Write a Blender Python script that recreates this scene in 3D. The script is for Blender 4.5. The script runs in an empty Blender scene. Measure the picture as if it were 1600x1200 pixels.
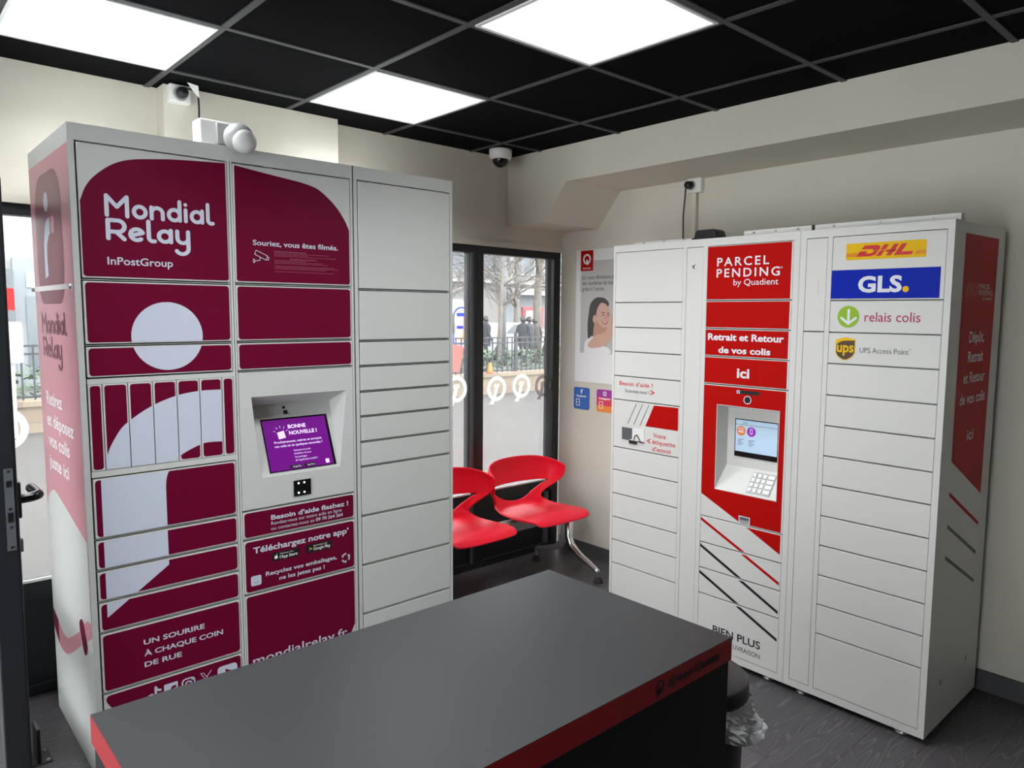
import bpy, bmesh, math, random
from mathutils import Matrix, Vector
random.seed(7)
S = bpy.context.scene
COL = S.collection
PI = math.pi
H = 1.6                      # camera height above the floor

# ---------------------------------------------------------------- camera
YAW, PIT, ROL = 0.7328386743, -0.0919710618, 0.0082274832
_f = Vector((math.sin(YAW) * math.cos(PIT), math.cos(YAW) * math.cos(PIT), math.sin(PIT)))
_r0 = Vector((math.cos(YAW), -math.sin(YAW), 0)); _u0 = _r0.cross(_f)
_r = math.cos(ROL) * _r0 + math.sin(ROL) * _u0
_u = -math.sin(ROL) * _r0 + math.cos(ROL) * _u0
cd = bpy.data.cameras.new('camera'); cam = bpy.data.objects.new('camera', cd); COL.objects.link(cam)
cd.sensor_fit = 'HORIZONTAL'; cd.sensor_width = 36.0; cd.lens = 36.0 * 1143.685 / 1600.0
cd.clip_start = 0.02; cd.clip_end = 300
cam.matrix_world = Matrix(((_r.x, _u.x, -_f.x, 0), (_r.y, _u.y, -_f.y, 0), (_r.z, _u.z, -_f.z, H), (0, 0, 0, 1)))
S.camera = cam
# ---------------------------------------------------------------- world, exposure
S.view_settings.view_transform = 'Standard'
S.view_settings.look = 'None'
S.view_settings.gamma = 1.0
S.view_settings.use_curve_mapping = False
S.view_settings.exposure = 0.45
LAMP = 9.0                  # watts of each ceiling panel's area lamp
GLOW = 0.60                 # radiance of the panel diffuser itself
SKY = 5.6                  # bright overcast sky
w = bpy.data.worlds.new('overcast_sky'); S.world = w; w.use_nodes = True
bg = w.node_tree.nodes['Background']; bg.inputs[0].default_value = (0.95, 0.97, 1.0, 1); bg.inputs[1].default_value = SKY

# ---------------------------------------------------------------- materials
MATS = {}
def mat(name, col, rough=0.5, metal=0.0, spec=0.5, emit=None, estr=0.0, noise=None, bump=None, coat=0.0):
    m = bpy.data.materials.new(name); m.use_nodes = True
    nt = m.node_tree; b = nt.nodes['Principled BSDF']
    b.inputs['Base Color'].default_value = (*col, 1); b.inputs['Roughness'].default_value = rough
    b.inputs['Metallic'].default_value = metal; b.inputs['Specular IOR Level'].default_value = spec
    b.inputs['Coat Weight'].default_value = coat
    if emit:
        b.inputs['Emission Color'].default_value = (*emit, 1); b.inputs['Emission Strength'].default_value = estr
    if noise or bump:
        tc = nt.nodes.new('ShaderNodeTexCoord'); n = nt.nodes.new('ShaderNodeTexNoise')
        nt.links.new(tc.outputs['Object'], n.inputs['Vector'])
        n.inputs['Scale'].default_value = (noise or bump)[0]; n.inputs['Detail'].default_value = 4
        if noise:
            r = nt.nodes.new('ShaderNodeValToRGB'); k = noise[1]
            r.color_ramp.elements[0].position = 0.3; r.color_ramp.elements[1].position = 0.7
            r.color_ramp.elements[0].color = (*[c * (1 - k) for c in col], 1)
            r.color_ramp.elements[1].color = (*[min(1, c * (1 + k)) for c in col], 1)
            nt.links.new(n.outputs['Fac'], r.inputs['Fac']); nt.links.new(r.outputs['Color'], b.inputs['Base Color'])
        if bump:
            bp = nt.nodes.new('ShaderNodeBump'); bp.inputs['Strength'].default_value = bump[1]; bp.inputs['Distance'].default_value = 0.002
            nt.links.new(n.outputs['Fac'], bp.inputs['Height']); nt.links.new(bp.outputs['Normal'], b.inputs['Normal'])
    MATS[name] = m; return m

mat('wall_paint', (0.64, 0.605, 0.52), 0.6, noise=(3, 0.02), bump=(120, 0.05))
mat('skirting', (0.075, 0.075, 0.08), 0.5)
mat('ceiling_tile', (0.0055, 0.0055, 0.0065), 0.9, spec=0.03, bump=(300, 0.3))
mat('ceiling_bar', (0.06, 0.06, 0.063), 0.6, spec=0.3)
mat('lamp_frame', (0.75, 0.76, 0.76), 0.4)
mat('diffuser', (0.9, 0.9, 0.9), 0.5, emit=(0.93, 0.97, 1.0), estr=GLOW)
mat('grey_steel', (0.565, 0.575, 0.55), 0.42, spec=0.4, bump=(500, 0.04))
mat('locker_dark', (0.025, 0.026, 0.026), 0.7)
mat('seam_grey', (0.28, 0.29, 0.285), 0.6)
mat('burgundy', (0.135, 0.0008, 0.024), 0.5, spec=0.15)
mat('lavender', (0.56, 0.595, 0.70), 0.45, spec=0.35)
mat('pink_vinyl', (0.56, 0.235, 0.275), 0.35, spec=0.5)
mat('mauve_vinyl', (0.19, 0.032, 0.055), 0.35, spec=0.5)
mat('clear_strip', (0.72, 0.66, 0.66), 0.2, spec=0.6)
mat('white_steel', (0.665, 0.655, 0.625), 0.38, spec=0.45, bump=(600, 0.04))
mat('white_vinyl', (0.74, 0.76, 0.80), 0.35, spec=0.4)
mat('white_plastic', (0.78, 0.78, 0.76), 0.4)
mat('grey_plastic', (0.36, 0.36, 0.36), 0.4)
mat('red_vinyl', (0.43, 0.0035, 0.002), 0.45, spec=0.08)
mat('red_print', (0.62, 0.05, 0.06), 0.4)
mat('black', (0.008, 0.008, 0.009), 0.4)
mat('black_gloss', (0.006, 0.006, 0.007), 0.1)
mat('grey_print', (0.09, 0.10, 0.11), 0.5)
mat('small_print', (0.34, 0.09, 0.14), 0.5)
mat('yellow', (0.80, 0.48, 0.006), 0.45, spec=0.15)
mat('parcel_red', (0.60, 0.004, 0.012), 0.4)
mat('blue', (0.003, 0.02, 0.38), 0.45, spec=0.1)
mat('green', (0.26, 0.46, 0.006), 0.4)
mat('raspberry', (0.40, 0.012, 0.09), 0.4)
mat('brown', (0.07, 0.035, 0.02), 0.4)
mat('steel', (0.55, 0.55, 0.55), 0.28, metal=1.0)
mat('aluminium', (0.72, 0.72, 0.71), 0.25, metal=1.0)
mat('grey_beam', (0.33, 0.33, 0.32), 0.4, metal=0.4)
mat('rubber', (0.018, 0.017, 0.016), 0.7)
mat('counter_top', (0.026, 0.028, 0.031), 0.42, spec=0.36, bump=(700, 0.05))
mat('counter_red', (0.30, 0.004, 0.008), 0.45)
mat('counter_body', (0.005, 0.006, 0.008), 0.55, spec=0.3)
mat('anthracite', (0.017, 0.019, 0.023), 0.4, spec=0.4, bump=(400, 0.05))
mat('anthracite_grey', (0.085, 0.088, 0.09), 0.45)
mat('chair_red', (0.90, 0.008, 0.030), 0.42, spec=0.3)
mat('bin_black', (0.022, 0.019, 0.019), 0.4)
mat('screen_purple', (0.09, 0.004, 0.13), 0.2, emit=(0.13, 0.006, 0.19), estr=0.55)
mat('screen_text', (0.6, 0.5, 0.7), 0.3, emit=(0.72, 0.52, 0.85), estr=0.5)
mat('screen_pale', (0.3, 0.4, 0.5), 0.2, emit=(0.42, 0.56, 0.70), estr=0.42)
mat('screen_orange', (0.5, 0.15, 0.02), 0.3, emit=(0.62, 0.20, 0.03), estr=0.35)
mat('screen_violet', (0.2, 0.02, 0.3), 0.3, emit=(0.22, 0.02, 0.36), estr=0.4)
mat('led', (0.9, 0.9, 0.8), 0.3, emit=(1, 0.98, 0.85), estr=3.0)
mat('poster_white', (0.80, 0.79, 0.80), 0.45)
mat('poster_grey', (0.50, 0.485, 0.465), 0.45)
mat('skin', (0.62, 0.36, 0.27), 0.45)
mat('skin_deep', (0.50, 0.26, 0.19), 0.45)
mat('hair', (0.035, 0.027, 0.025), 0.5)
mat('lips', (0.50, 0.10, 0.10), 0.5)
mat('facebook_blue', (0.012, 0.11, 0.45), 0.4)
mat('insta_purple', (0.35, 0.02, 0.33), 0.4)
mat('insta_red', (0.72, 0.03, 0.09), 0.4)
mat('insta_orange', (0.85, 0.25, 0.02), 0.4)
mat('facade_white', (0.34, 0.33, 0.325), 0.8, noise=(0.6, 0.05))
mat('facade_cream', (0.22, 0.21, 0.195), 0.8, noise=(0.5, 0.08))
mat('facade_grey', (0.18, 0.20, 0.215), 0.5)
mat('window_dark', (0.10, 0.12, 0.13), 0.15)
mat('pale_blue', (0.22, 0.34, 0.44), 0.3)
mat('fence_metal', (0.02, 0.024, 0.027), 0.5)
mat('bark', (0.17, 0.15, 0.125), 0.9, noise=(6, 0.3))
mat('twig', (0.09, 0.08, 0.075), 0.9)
mat('leaf', (0.055, 0.105, 0.04), 0.6, noise=(3, 0.4))
mat('asphalt', (0.10, 0.098, 0.10), 0.9)
mat('coat_dark', (0.018, 0.02, 0.027), 0.8)
mat('coat_grey', (0.05, 0.05, 0.055), 0.8)
mat('coat_brown', (0.065, 0.05, 0.045), 0.8)
mat('car_white', (0.40, 0.41, 0.42), 0.25)
mat('sign_pink', (0.45, 0.24, 0.22), 0.5)
mat('sign_blush', (0.45, 0.33, 0.34), 0.5)
mat('orange', (0.55, 0.15, 0.02), 0.5)
mat('sticker_white', (0.88, 0.88, 0.84), 0.5)
mat('window_vinyl', (0.92, 0.92, 0.88), 0.5)
_m = MATS['window_vinyl']; _t = _m.node_tree.nodes.new('ShaderNodeBsdfTranslucent'); _t.inputs[0].default_value = (0.95, 0.95, 0.92, 1)
_x = _m.node_tree.nodes.new('ShaderNodeMixShader'); _x.inputs[0].default_value = 0.85
_m.node_tree.links.new(_m.node_tree.nodes['Principled BSDF'].outputs[0], _x.inputs[1]); _m.node_tree.links.new(_t.outputs[0], _x.inputs[2]); _m.node_tree.links.new(_x.outputs[0], _m.node_tree.nodes['Material Output'].inputs[0])

mat('placard_pink', (0.5, 0.24, 0.22), 0.5)
_m = MATS['placard_pink']; _t = _m.node_tree.nodes.new('ShaderNodeBsdfTranslucent'); _t.inputs[0].default_value = (0.50, 0.22, 0.20, 1)
_x = _m.node_tree.nodes.new('ShaderNodeMixShader'); _x.inputs[0].default_value = 0.8
_m.node_tree.links.new(_m.node_tree.nodes['Principled BSDF'].outputs[0], _x.inputs[1]); _m.node_tree.links.new(_t.outputs[0], _x.inputs[2]); _m.node_tree.links.new(_x.outputs[0], _m.node_tree.nodes['Material Output'].inputs[0])
def m_floor():
    m = bpy.data.materials.new('dark_wood_floor'); m.use_nodes = True; nt = m.node_tree; b = nt.nodes['Principled BSDF']
    N = nt.nodes.new; L = nt.links.new
    tc = N('ShaderNodeTexCoord'); mp = N('ShaderNodeMapping'); mp.inputs['Rotation'].default_value = (0, 0, 0)
    L(tc.outputs['Object'], mp.inputs['Vector'])
    br = N('ShaderNodeTexBrick'); br.inputs['Scale'].default_value = 1.0
    br.inputs['Brick Width'].default_value = 1.2; br.inputs['Row Height'].default_value = 0.18
    br.inputs['Mortar Size'].default_value = 0.0012; br.offset = 0.37
    br.inputs['Color1'].default_value = (0.066, 0.061, 0.066, 1); br.inputs['Color2'].default_value = (0.092, 0.084, 0.090, 1)
    br.inputs['Mortar'].default_value = (0.02, 0.019, 0.02, 1)
    L(mp.outputs[0], br.inputs['Vector'])
    st = N('ShaderNodeMapping'); st.inputs['Scale'].default_value = (1.1, 7.0, 1.0); L(tc.outputs['Object'], st.inputs['Vector'])
    n1 = N('ShaderNodeTexNoise'); n1.inputs['Scale'].default_value = 1.1; n1.inputs['Detail'].default_value = 2; L(st.outputs[0], n1.inputs['Vector'])
    mul = N('ShaderNodeMath'); mul.operation = 'MULTIPLY'; mul.inputs[1].default_value = 120.0; L(n1.outputs['Fac'], mul.inputs[0])
    sn = N('ShaderNodeMath'); sn.operation = 'SINE'; L(mul.outputs[0], sn.inputs[0])
    n2 = N('ShaderNodeTexNoise'); n2.inputs['Scale'].default_value = 2.5; n2.inputs['Detail'].default_value = 3; L(st.outputs[0], n2.inputs['Vector'])
    rp = N('ShaderNodeValToRGB'); rp.color_ramp.elements[0].position = 0.70; rp.color_ramp.elements[1].position = 1.0
    rp.color_ramp.elements[0].color = (0, 0, 0, 1); L(sn.outputs[0], rp.inputs['Fac'])
    m2 = N('ShaderNodeMath'); m2.operation = 'MULTIPLY'; L(rp.outputs['Color'], m2.inputs[0]); L(n2.outputs['Fac'], m2.inputs[1])
    m3 = N('ShaderNodeMath'); m3.operation = 'MULTIPLY'; m3.inputs[1].default_value = 0.42; L(m2.outputs[0], m3.inputs[0])
    mx = N('ShaderNodeMix'); mx.data_type = 'RGBA'; mx.inputs['B'].default_value = (0.30, 0.275, 0.28, 1)
    L(m3.outputs[0], mx.inputs['Factor']); L(br.outputs['Color'], mx.inputs['A']); L(mx.outputs['Result'], b.inputs['Base Color'])
    b.inputs['Roughness'].default_value = 0.42; b.inputs['Specular IOR Level'].default_value = 0.4
    MATS['floor'] = m
m_floor()
def m_stone():
    m = bpy.data.materials.new('pale_stone'); m.use_nodes = True; nt = m.node_tree; b = nt.nodes['Principled BSDF']
    tc = nt.nodes.new('ShaderNodeTexCoord'); mp = nt.nodes.new('ShaderNodeMapping'); mp.inputs['Rotation'].default_value = (PI / 2, 0, 0)
    br = nt.nodes.new('ShaderNodeTexBrick'); br.inputs['Scale'].default_value = 1; br.inputs['Brick Width'].default_value = 0.7
    br.inputs['Row Height'].default_value = 0.2; br.inputs['Mortar Size'].default_value = 0.008
    br.inputs['Color1'].default_value = (0.23, 0.18, 0.13, 1); br.inputs['Color2'].default_value = (0.185, 0.14, 0.10, 1); br.inputs['Mortar'].default_value = (0.14, 0.12, 0.10, 1)
    nt.links.new(tc.outputs['Object'], mp.inputs[0]); nt.links.new(mp.outputs[0], br.inputs['Vector']); nt.links.new(br.outputs['Color'], b.inputs['Base Color'])
    b.inputs['Roughness'].default_value = 0.9; MATS['stone'] = m
m_stone()
def m_pave():
    m = mat('paving', (0.053, 0.047, 0.044), 0.9, noise=(0.7, 0.10))
m_pave()
def m_glass(name, rough, haze, gl):
    m = bpy.data.materials.new(name); m.use_nodes = True; nt = m.node_tree
    out = nt.nodes['Material Output']; nt.nodes.remove(nt.nodes['Principled BSDF'])
    t = nt.nodes.new('ShaderNodeBsdfTransparent'); t.inputs[0].default_value = (0.97, 0.985, 0.98, 1)
    g = nt.nodes.new('ShaderNodeBsdfGlossy'); g.inputs['Roughness'].default_value = rough
    d = nt.nodes.new('ShaderNodeBsdfTranslucent'); d.inputs[0].default_value = (0.9, 0.92, 0.95, 1)
    fr = nt.nodes.new('ShaderNodeFresnel'); fr.inputs[0].default_value = gl
    a = nt.nodes.new('ShaderNodeMixShader'); c = nt.nodes.new('ShaderNodeMixShader')
    a.inputs[0].default_value = haze
    nt.links.new(t.outputs[0], a.inputs[1]); nt.links.new(d.outputs[0], a.inputs[2])
    nt.links.new(fr.outputs[0], c.inputs[0]); nt.links.new(a.outputs[0], c.inputs[1]); nt.links.new(g.outputs[0], c.inputs[2])
    nt.links.new(c.outputs[0], out.inputs[0]); MATS[name] = m
m_glass('glass', 0.02, 0.022, 1.3)
m_glass('dome_tint', 0.05, 0.02, 1.4)
def m_bag():
    m = mat('bag_film', (0.86, 0.90, 0.93), 0.25)
    b = m.node_tree.nodes['Principled BSDF']; b.inputs['Alpha'].default_value = 0.88
m_bag()

# ---------------------------------------------------------------- mesh helpers
def clip(poly, u0, u1, z0, z1):
    def cut(P, f, inter):
        out = []
        for i in range(len(P)):
            a, b = P[i - 1], P[i]
            if f(b):
                if not f(a): out.append(inter(a, b))
                out.append(b)
            elif f(a): out.append(inter(a, b))
        return out
    def ix(c): return lambda a, b: (c, a[1] + (b[1] - a[1]) * (c - a[0]) / (b[0] - a[0]))
    def iz(c): return lambda a, b: (a[0] + (b[0] - a[0]) * (c - a[1]) / (b[1] - a[1]), c)
    P = list(poly)
    for f, g in ((lambda p: p[0] >= u0, ix(u0)), (lambda p: p[0] <= u1, ix(u1)), (lambda p: p[1] >= z0, iz(z0)), (lambda p: p[1] <= z1, iz(z1))):
        if not P: return []
        P = cut(P, f, g)
    return P
def rrect(u0, u1, z0, z1, r=0.01, n=5):
    P = []
    for cx, cz, a0 in ((u1 - r, z1 - r, 0), (u0 + r, z1 - r, 90), (u0 + r, z0 + r, 180), (u1 - r, z0 + r, 270)):
        for i in range(n + 1):
            a = math.radians(a0 + 90 * i / n); P.append((cx + r * math.cos(a), cz + r * math.sin(a)))
    return P
def circ(cx, cz, r, rz=None, n=32, a0=0, a1=360):
    rz = rz or r
    k = n if a1 - a0 == 360 else n + 1
    return [(cx + r * math.cos(math.radians(a0 + (a1 - a0) * i / n)), cz + rz * math.sin(math.radians(a0 + (a1 - a0) * i / n))) for i in range(k)]
def smooth(P, n=6, closed=False):
    out = []; N = len(P)
    rng = range(N) if closed else range(N - 1)
    for i in rng:
        p0 = P[(i - 1) % N] if closed or i > 0 else P[i]; p1 = P[i]; p2 = P[(i + 1) % N]; p3 = P[(i + 2) % N] if closed or i + 2 < N else P[(i + 1) % N]
        for k in range(n):
            t = k / n
            out.append(tuple(0.5 * (2 * b + (c - a) * t + (2 * a - 5 * b + 4 * c - d) * t * t + (3 * b - a - 3 * c + d) * t ** 3) for a, b, c, d in zip(p0, p1, p2, p3)))
    if not closed: out.append(tuple(P[-1]))
    return out
def mm(L): return [(a / 1000.0, b / 1000.0) for a, b in L]

_tc = {}
def text_mesh(body, bold=0.0, spacing=1.0):
    key = (body, bold, spacing)
    if key not in _tc:
        c = bpy.data.curves.new('t', 'FONT'); c.body = body; c.size = 1.0; c.offset = bold; c.space_character = spacing
        c.resolution_u = 3; c.fill_mode = 'FRONT'
        o = bpy.data.objects.new('t', c); COL.objects.link(o)
        bpy.context.view_layer.update()
        dg = bpy.context.evaluated_depsgraph_get()
        me = bpy.data.meshes.new_from_object(o.evaluated_get(dg))
        vs = [(v.co.x, v.co.y) for v in me.vertices]; fs = [tuple(p.vertices) for p in me.polygons]
        bpy.data.objects.remove(o); bpy.data.curves.remove(c); bpy.data.meshes.remove(me)
        _tc[key] = (vs, fs)
    return _tc[key]
CAPH = None
def caph(bold):
    vs, _ = text_mesh('H', bold); return max(v[1] for v in vs), min(v[1] for v in vs)

def compact(V, F):
    idx = {}; nv = []; nf = []
    for f in F:
        g = []
        for i in f:
            if i not in idx: idx[i] = len(nv); nv.append(V[i])
            g.append(idx[i])
        nf.append(tuple(g))
    return nv, nf
FRONT = lambda u, z, d: (u, -d, z)            # on a face looking to local -y, d = height above the face
SIDEL = lambda v, z, d: (-d, v, z)            # on a face looking to local -x
class MB:
    def __init__(s): s.v = []; s.f = []; s.m = []; s.ms = []; s.cur = 0; s.cuts = []
    def mat(s, name):
        if name not in s.ms: s.ms.append(name)
        s.cur = s.ms.index(name); return s
    def add(s, vs, fs):
        o = len(s.v); s.v += [tuple(p) for p in vs]
        for f in fs: s.f.append(tuple(i + o for i in f)); s.m.append(s.cur)
        return s
    def box(s, x0, x1, y0, y1, z0, z1):
        return s.add([(x, y, z) for z in (z0, z1) for y in (y0, y1) for x in (x0, x1)],
                     [(0, 2, 3, 1), (4, 5, 7, 6), (0, 1, 5, 4), (2, 6, 7, 3), (0, 4, 6, 2), (1, 3, 7, 5)])
    def poly(s, P, face=FRONT, d=0.0006):
        if len(P) < 3: return s
        return s.add([face(a, b, d) for a, b in P], [tuple(range(len(P)))])
    def slab(s, P, face=FRONT, d0=0.0, d1=0.002):
        n = len(P)
        return s.add([face(a, b, d0) for a, b in P] + [face(a, b, d1) for a, b in P],
                     [tuple(range(n)), tuple(range(n, 2 * n))] + [(i, (i + 1) % n, n + (i + 1) % n, n + i) for i in range(n)])
    def ring(s, P, Q, face=FRONT, d=0.0006):
        n = len(P)
        return s.add([face(a, b, d) for a, b in P] + [face(a, b, d) for a, b in Q], [(i, (i + 1) % n, n + (i + 1) % n, n + i) for i in range(n)])
    def stroke(s, P, wd, face=FRONT, d=0.0006, cap=True):
        for a, b in zip(P[:-1], P[1:]):
            d += 1.2e-5
            dx, dz = b[0] - a[0], b[1] - a[1]; L = math.hypot(dx, dz)
            if L < 1e-9: continue
            nx, nz = -dz / L * wd / 2, dx / L * wd / 2
            s.poly([(a[0] + nx, a[1] + nz), (a[0] - nx, a[1] - nz), (b[0] - nx, b[1] - nz), (b[0] + nx, b[1] + nz)], face, d)
        for i, a in enumerate(P):
            d += 1.2e-5
            if cap or 0 < i < len(P) - 1: s.poly(circ(a[0], a[1], wd / 2, n=10), face, d)
        return s
    def text(s, body, x0, x1, zb, cap, face=FRONT, d=0.0006, bold=0.0, shear=0.0, spacing=1.0, z1=None):
        bold *= 1.15; vs, fs = text_mesh(body, bold, spacing); hi, lo = caph(bold)
        s.cuts.append(len(s.f))
        a = min(v[0] for v in vs); b = max(v[0] for v in vs)
        sz = cap / (hi - lo)
        if x1 is None: x1 = x0 + (b - a) * sz
        sx = (x1 - x0) / (b - a)
        return s.add([face(x0 + (v[0] - a) * sx + shear * (v[1] - lo) * sz * (1 if sx > 0 else -1), zb + (v[1] - lo) * sz + (0 if z1 is None else (z1 - zb) * (v[0] - a) / (b - a)), d) for v in vs], fs)
    def tube(s, P, r, n=8, caps=True):
        P = [Vector(p) for p in P]; rs = r if isinstance(r, (list, tuple)) else [r] * len(P)
        o = []; up = None
        for i, p in enumerate(P):
            t = (P[min(i + 1, len(P) - 1)] - P[max(i - 1, 0)]).normalized()
            if up is None:
                up = Vector((0, 0, 1)) if abs(t.z) < 0.9 else Vector((1, 0, 0))
            a = (up - t * up.dot(t)).normalized(); up = a; b = t.cross(a)
            for k in range(n):
                q = 2 * PI * k / n; o.append(p + rs[i] * (math.cos(q) * a + math.sin(q) * b))
        fs = [(i * n + k, i * n + (k + 1) % n, (i + 1) * n + (k + 1) % n, (i + 1) * n + k) for i in range(len(P) - 1) for k in range(n)]
        if caps: fs += [tuple(range(n))[::-1], tuple(range((len(P) - 1) * n, len(P) * n))]
        return s.add(o, fs)
    def lathe(s, prof, c=(0, 0, 0), n=28, caps=True, axis='z'):
        o = []
        for r, z in prof:
            for k in range(n):
                a = 2 * PI * k / n; x, y, zz = r * math.cos(a), r * math.sin(a), z
                if axis == 'y': x, y, zz = x, -zz, y
                if axis == 'x': x, y, zz = -zz, x, y
                o.append((c[0] + x, c[1] + y, c[2] + zz))
        fs = [(i * n + k, i * n + (k + 1) % n, (i + 1) * n + (k + 1) % n, (i + 1) * n + k) for i in range(len(prof) - 1) for k in range(n)]
        if caps: fs += [tuple(range(n))[::-1], tuple(range((len(prof) - 1) * n, len(prof) * n))]
        return s.add(o, fs)
    def build(s, name, material=None, parent=None, sm=False, bevel=0.0, seg=2, kind=None, label=None, org=None):
        if name in ('lettering', 'screen_text', 'badge_text', 'store_badge') and s.cuts:
            ends = sorted(set([0] + s.cuts + [len(s.f)]))
            if len(ends) > 2:
                out = None
                for a, e in zip(ends[:-1], ends[1:]):
                    p = MB(); p.v = s.v; p.ms = s.ms; p.f = s.f[a:e]; p.m = s.m[a:e]; p.v, p.f = compact(s.v, p.f)
                    used = sorted(set(p.m)); p.m = [used.index(i) for i in p.m]; p.ms = [s.ms[i] for i in used] if s.ms else []
                    out = p.build(name, material, parent, sm, bevel, seg, kind, label, org)
                return out
        me = bpy.data.meshes.new(name)
        off = Vector(org) if org else Vector((0, 0, 0))
        me.from_pydata([Vector(p) - off for p in s.v], [], s.f)
        if material: me.materials.append(MATS[material])
        else:
            for n in s.ms: me.materials.append(MATS[n])
            for p, i in zip(me.polygons, s.m): p.material_index = i
        if sm:
            for p in me.polygons: p.use_smooth = True
        me.update()
        o = bpy.data.objects.new(name, me); COL.objects.link(o); o.location = off
        if parent: o.parent = parent
        if bevel:
            b = o.modifiers.new('bevel', 'BEVEL'); b.width = bevel; b.segments = seg; b.limit_method = 'ANGLE'
        if kind: o['kind'] = kind
        if label: o['label'] = label
        return o
def fix(o):
    bm = bmesh.new(); bm.from_mesh(o.data); bmesh.ops.recalc_face_normals(bm, faces=bm.faces); bm.to_mesh(o.data); bm.free(); return o
def thing(name, label, cat, loc=(0, 0, 0), group=None, mat4=None):
    o = bpy.data.objects.new(name, None); COL.objects.link(o); o.empty_display_size = 0.05
    if mat4 is not None: o.matrix_world = mat4
    else: o.location = loc
    return tag(o, label, cat, group)
def tag(o, label, cat, group=None):
    o['label'] = label; o['category'] = cat
    if group: o['group'] = group
    return o
def struct(o): o['kind'] = 'structure'; return o

# =================================================================== ROOM
YB = 3.505; CZ = H + 0.9785; XS = 3.105
def xr(y): return 3.595 - 0.010 * (YB - y)
XL, YF = -1.7, -3.4
b = MB(); b.box(XL, 3.75, YF, YB + 0.02, -0.12, 0.0); struct(b.build('floor', 'floor'))
b = MB(); b.box(XL, 3.75, YF, YB + 0.02, CZ + 0.004, CZ + 0.10); ceil = struct(b.build('ceiling', 'ceiling_tile'))
b = MB()
OX, OY = 1.006, 1.4135
for a in range(-5, 6):
    x = OX + 0.6 * a
    if XL < x < XS: b.box(x - 0.012, x + 0.012, YF, YB, CZ - 0.001, CZ + 0.004)
for a in range(-7, 5):
    y = OY + 0.6 * a
    if YF < y < YB: b.box(XL, XS, y - 0.012, y + 0.012, CZ - 0.0014, CZ + 0.004)
b.build('ceiling_grid', 'ceiling_bar', ceil)
# walls
def z(r): return H + r
b = MB()
b.box(XL, 3.75, YB, YB + 0.16, z(0.43), CZ + 0.1)          # over the glazing
b.box(1.06, 1.86, YB, YB + 0.16, 0.0, z(0.43))             # between door side and window
b.box(XL, -1.25, YB, YB + 0.16, 0.0, z(0.43))
struct(b.build('wall_back', 'wall_paint'))
b = MB(); b.add([(xr(YB), YB, 0), (xr(YF), YF, 0), (xr(YF), YF, CZ + .1), (xr(YB), YB, CZ + .1), (3.9, YB, 0), (3.9, YF, 0), (3.9, YF, CZ + .1), (3.9, YB, CZ + .1)],
                [(0, 1, 2, 3), (4, 7, 6, 5), (0, 4, 5, 1), (3, 2, 6, 7), (0, 3, 7, 4), (1, 5, 6, 2)])
struct(fix(b.build('wall_right', 'wall_paint')))
b = MB(); b.box(XL - 0.12, XL, YF, YB + 0.16, z(.75), CZ + .1).box(XL - .12, XL, YF, -.3, 0, z(.75)).box(XL - .12, XL, 2.4, YB + .16, 0, z(.75)); struct(b.build('wall_left', 'wall_paint'))
b = MB()  # window added in the unseen left wall to bring daylight onto the lockers
for yy in (-.3, 1.02, 2.34): b.box(XL - .09, XL - .03, yy, yy + .06, 0, z(.75))
b.box(XL - .09, XL - .03, -.3, 2.4, 0, .10).box(XL - .09, XL - .03, -.3, 2.4, z(.68), z(.75)); w4 = struct(b.build('added_window', 'anthracite'))
for yy in (-.24, 1.08): MB().box(XL - .063, XL - .057, yy, yy + 1.26, .10, z(.68)).build('pane', 'glass', w4)
b = MB(); b.box(XL - .12, 3.9, YF - 0.12, YF, 0, CZ + .1); struct(b.build('wall_front', 'anthracite_grey'))
# boxed soffit along the right wall, lower over the window corner
b = MB()
sec = [(XS, YF), (XS, YB)]
zc, zl, zh = CZ + 0.05, z(0.562), z(0.778)
P = [(YF, zh), (2.995, zh), (3.18, zl), (YB - 0.001, zl), (YB - 0.001, zc), (YF, zc)]
n = len(P)
b.add([(XS, y, q) for y, q in P] + [(xr(y) + 0.02, y, q) for y, q in P], [tuple(range(n)), tuple(range(n, 2 * n))] + [(i, (i + 1) % n, n + (i + 1) % n, n + i) for i in range(n)])
struct(fix(b.build('trim_1', 'wall_paint')))
# pillar behind the burgundy locker
b = MB(); b.box(1.045, 1.872, 3.405, YB + 0.02, 0, CZ); struct(b.build('trim_2', 'wall_paint'))
# lip over the windows
b = MB(); b.box(1.872, xr(YB), YB - 0.012, YB, z(0.43), z(0.462)); b.box(XL, 1.045, YB - 0.012, YB, z(0.43), z(0.462)); struct(b.build('trim_3', 'wall_paint'))
b = MB(); b.add([(xr(YB) - .012, YB - .03, 0), (xr(YF) - .012, YF, 0), (xr(YF) - .012, YF, .09), (xr(YB) - .012, YB - .03, .09), (xr(YB) + .01, YB - .03, 0), (xr(YF) + .01, YF, 0), (xr(YF) + .01, YF, .09), (xr(YB) + .01, YB - .03, .09)],
                [(0, 1, 2, 3), (4, 7, 6, 5), (0, 4, 5, 1), (3, 2, 6, 7), (0, 3, 7, 4), (1, 5, 6, 2)])
struct(fix(b.build('baseboard_right', 'skirting')))

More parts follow.
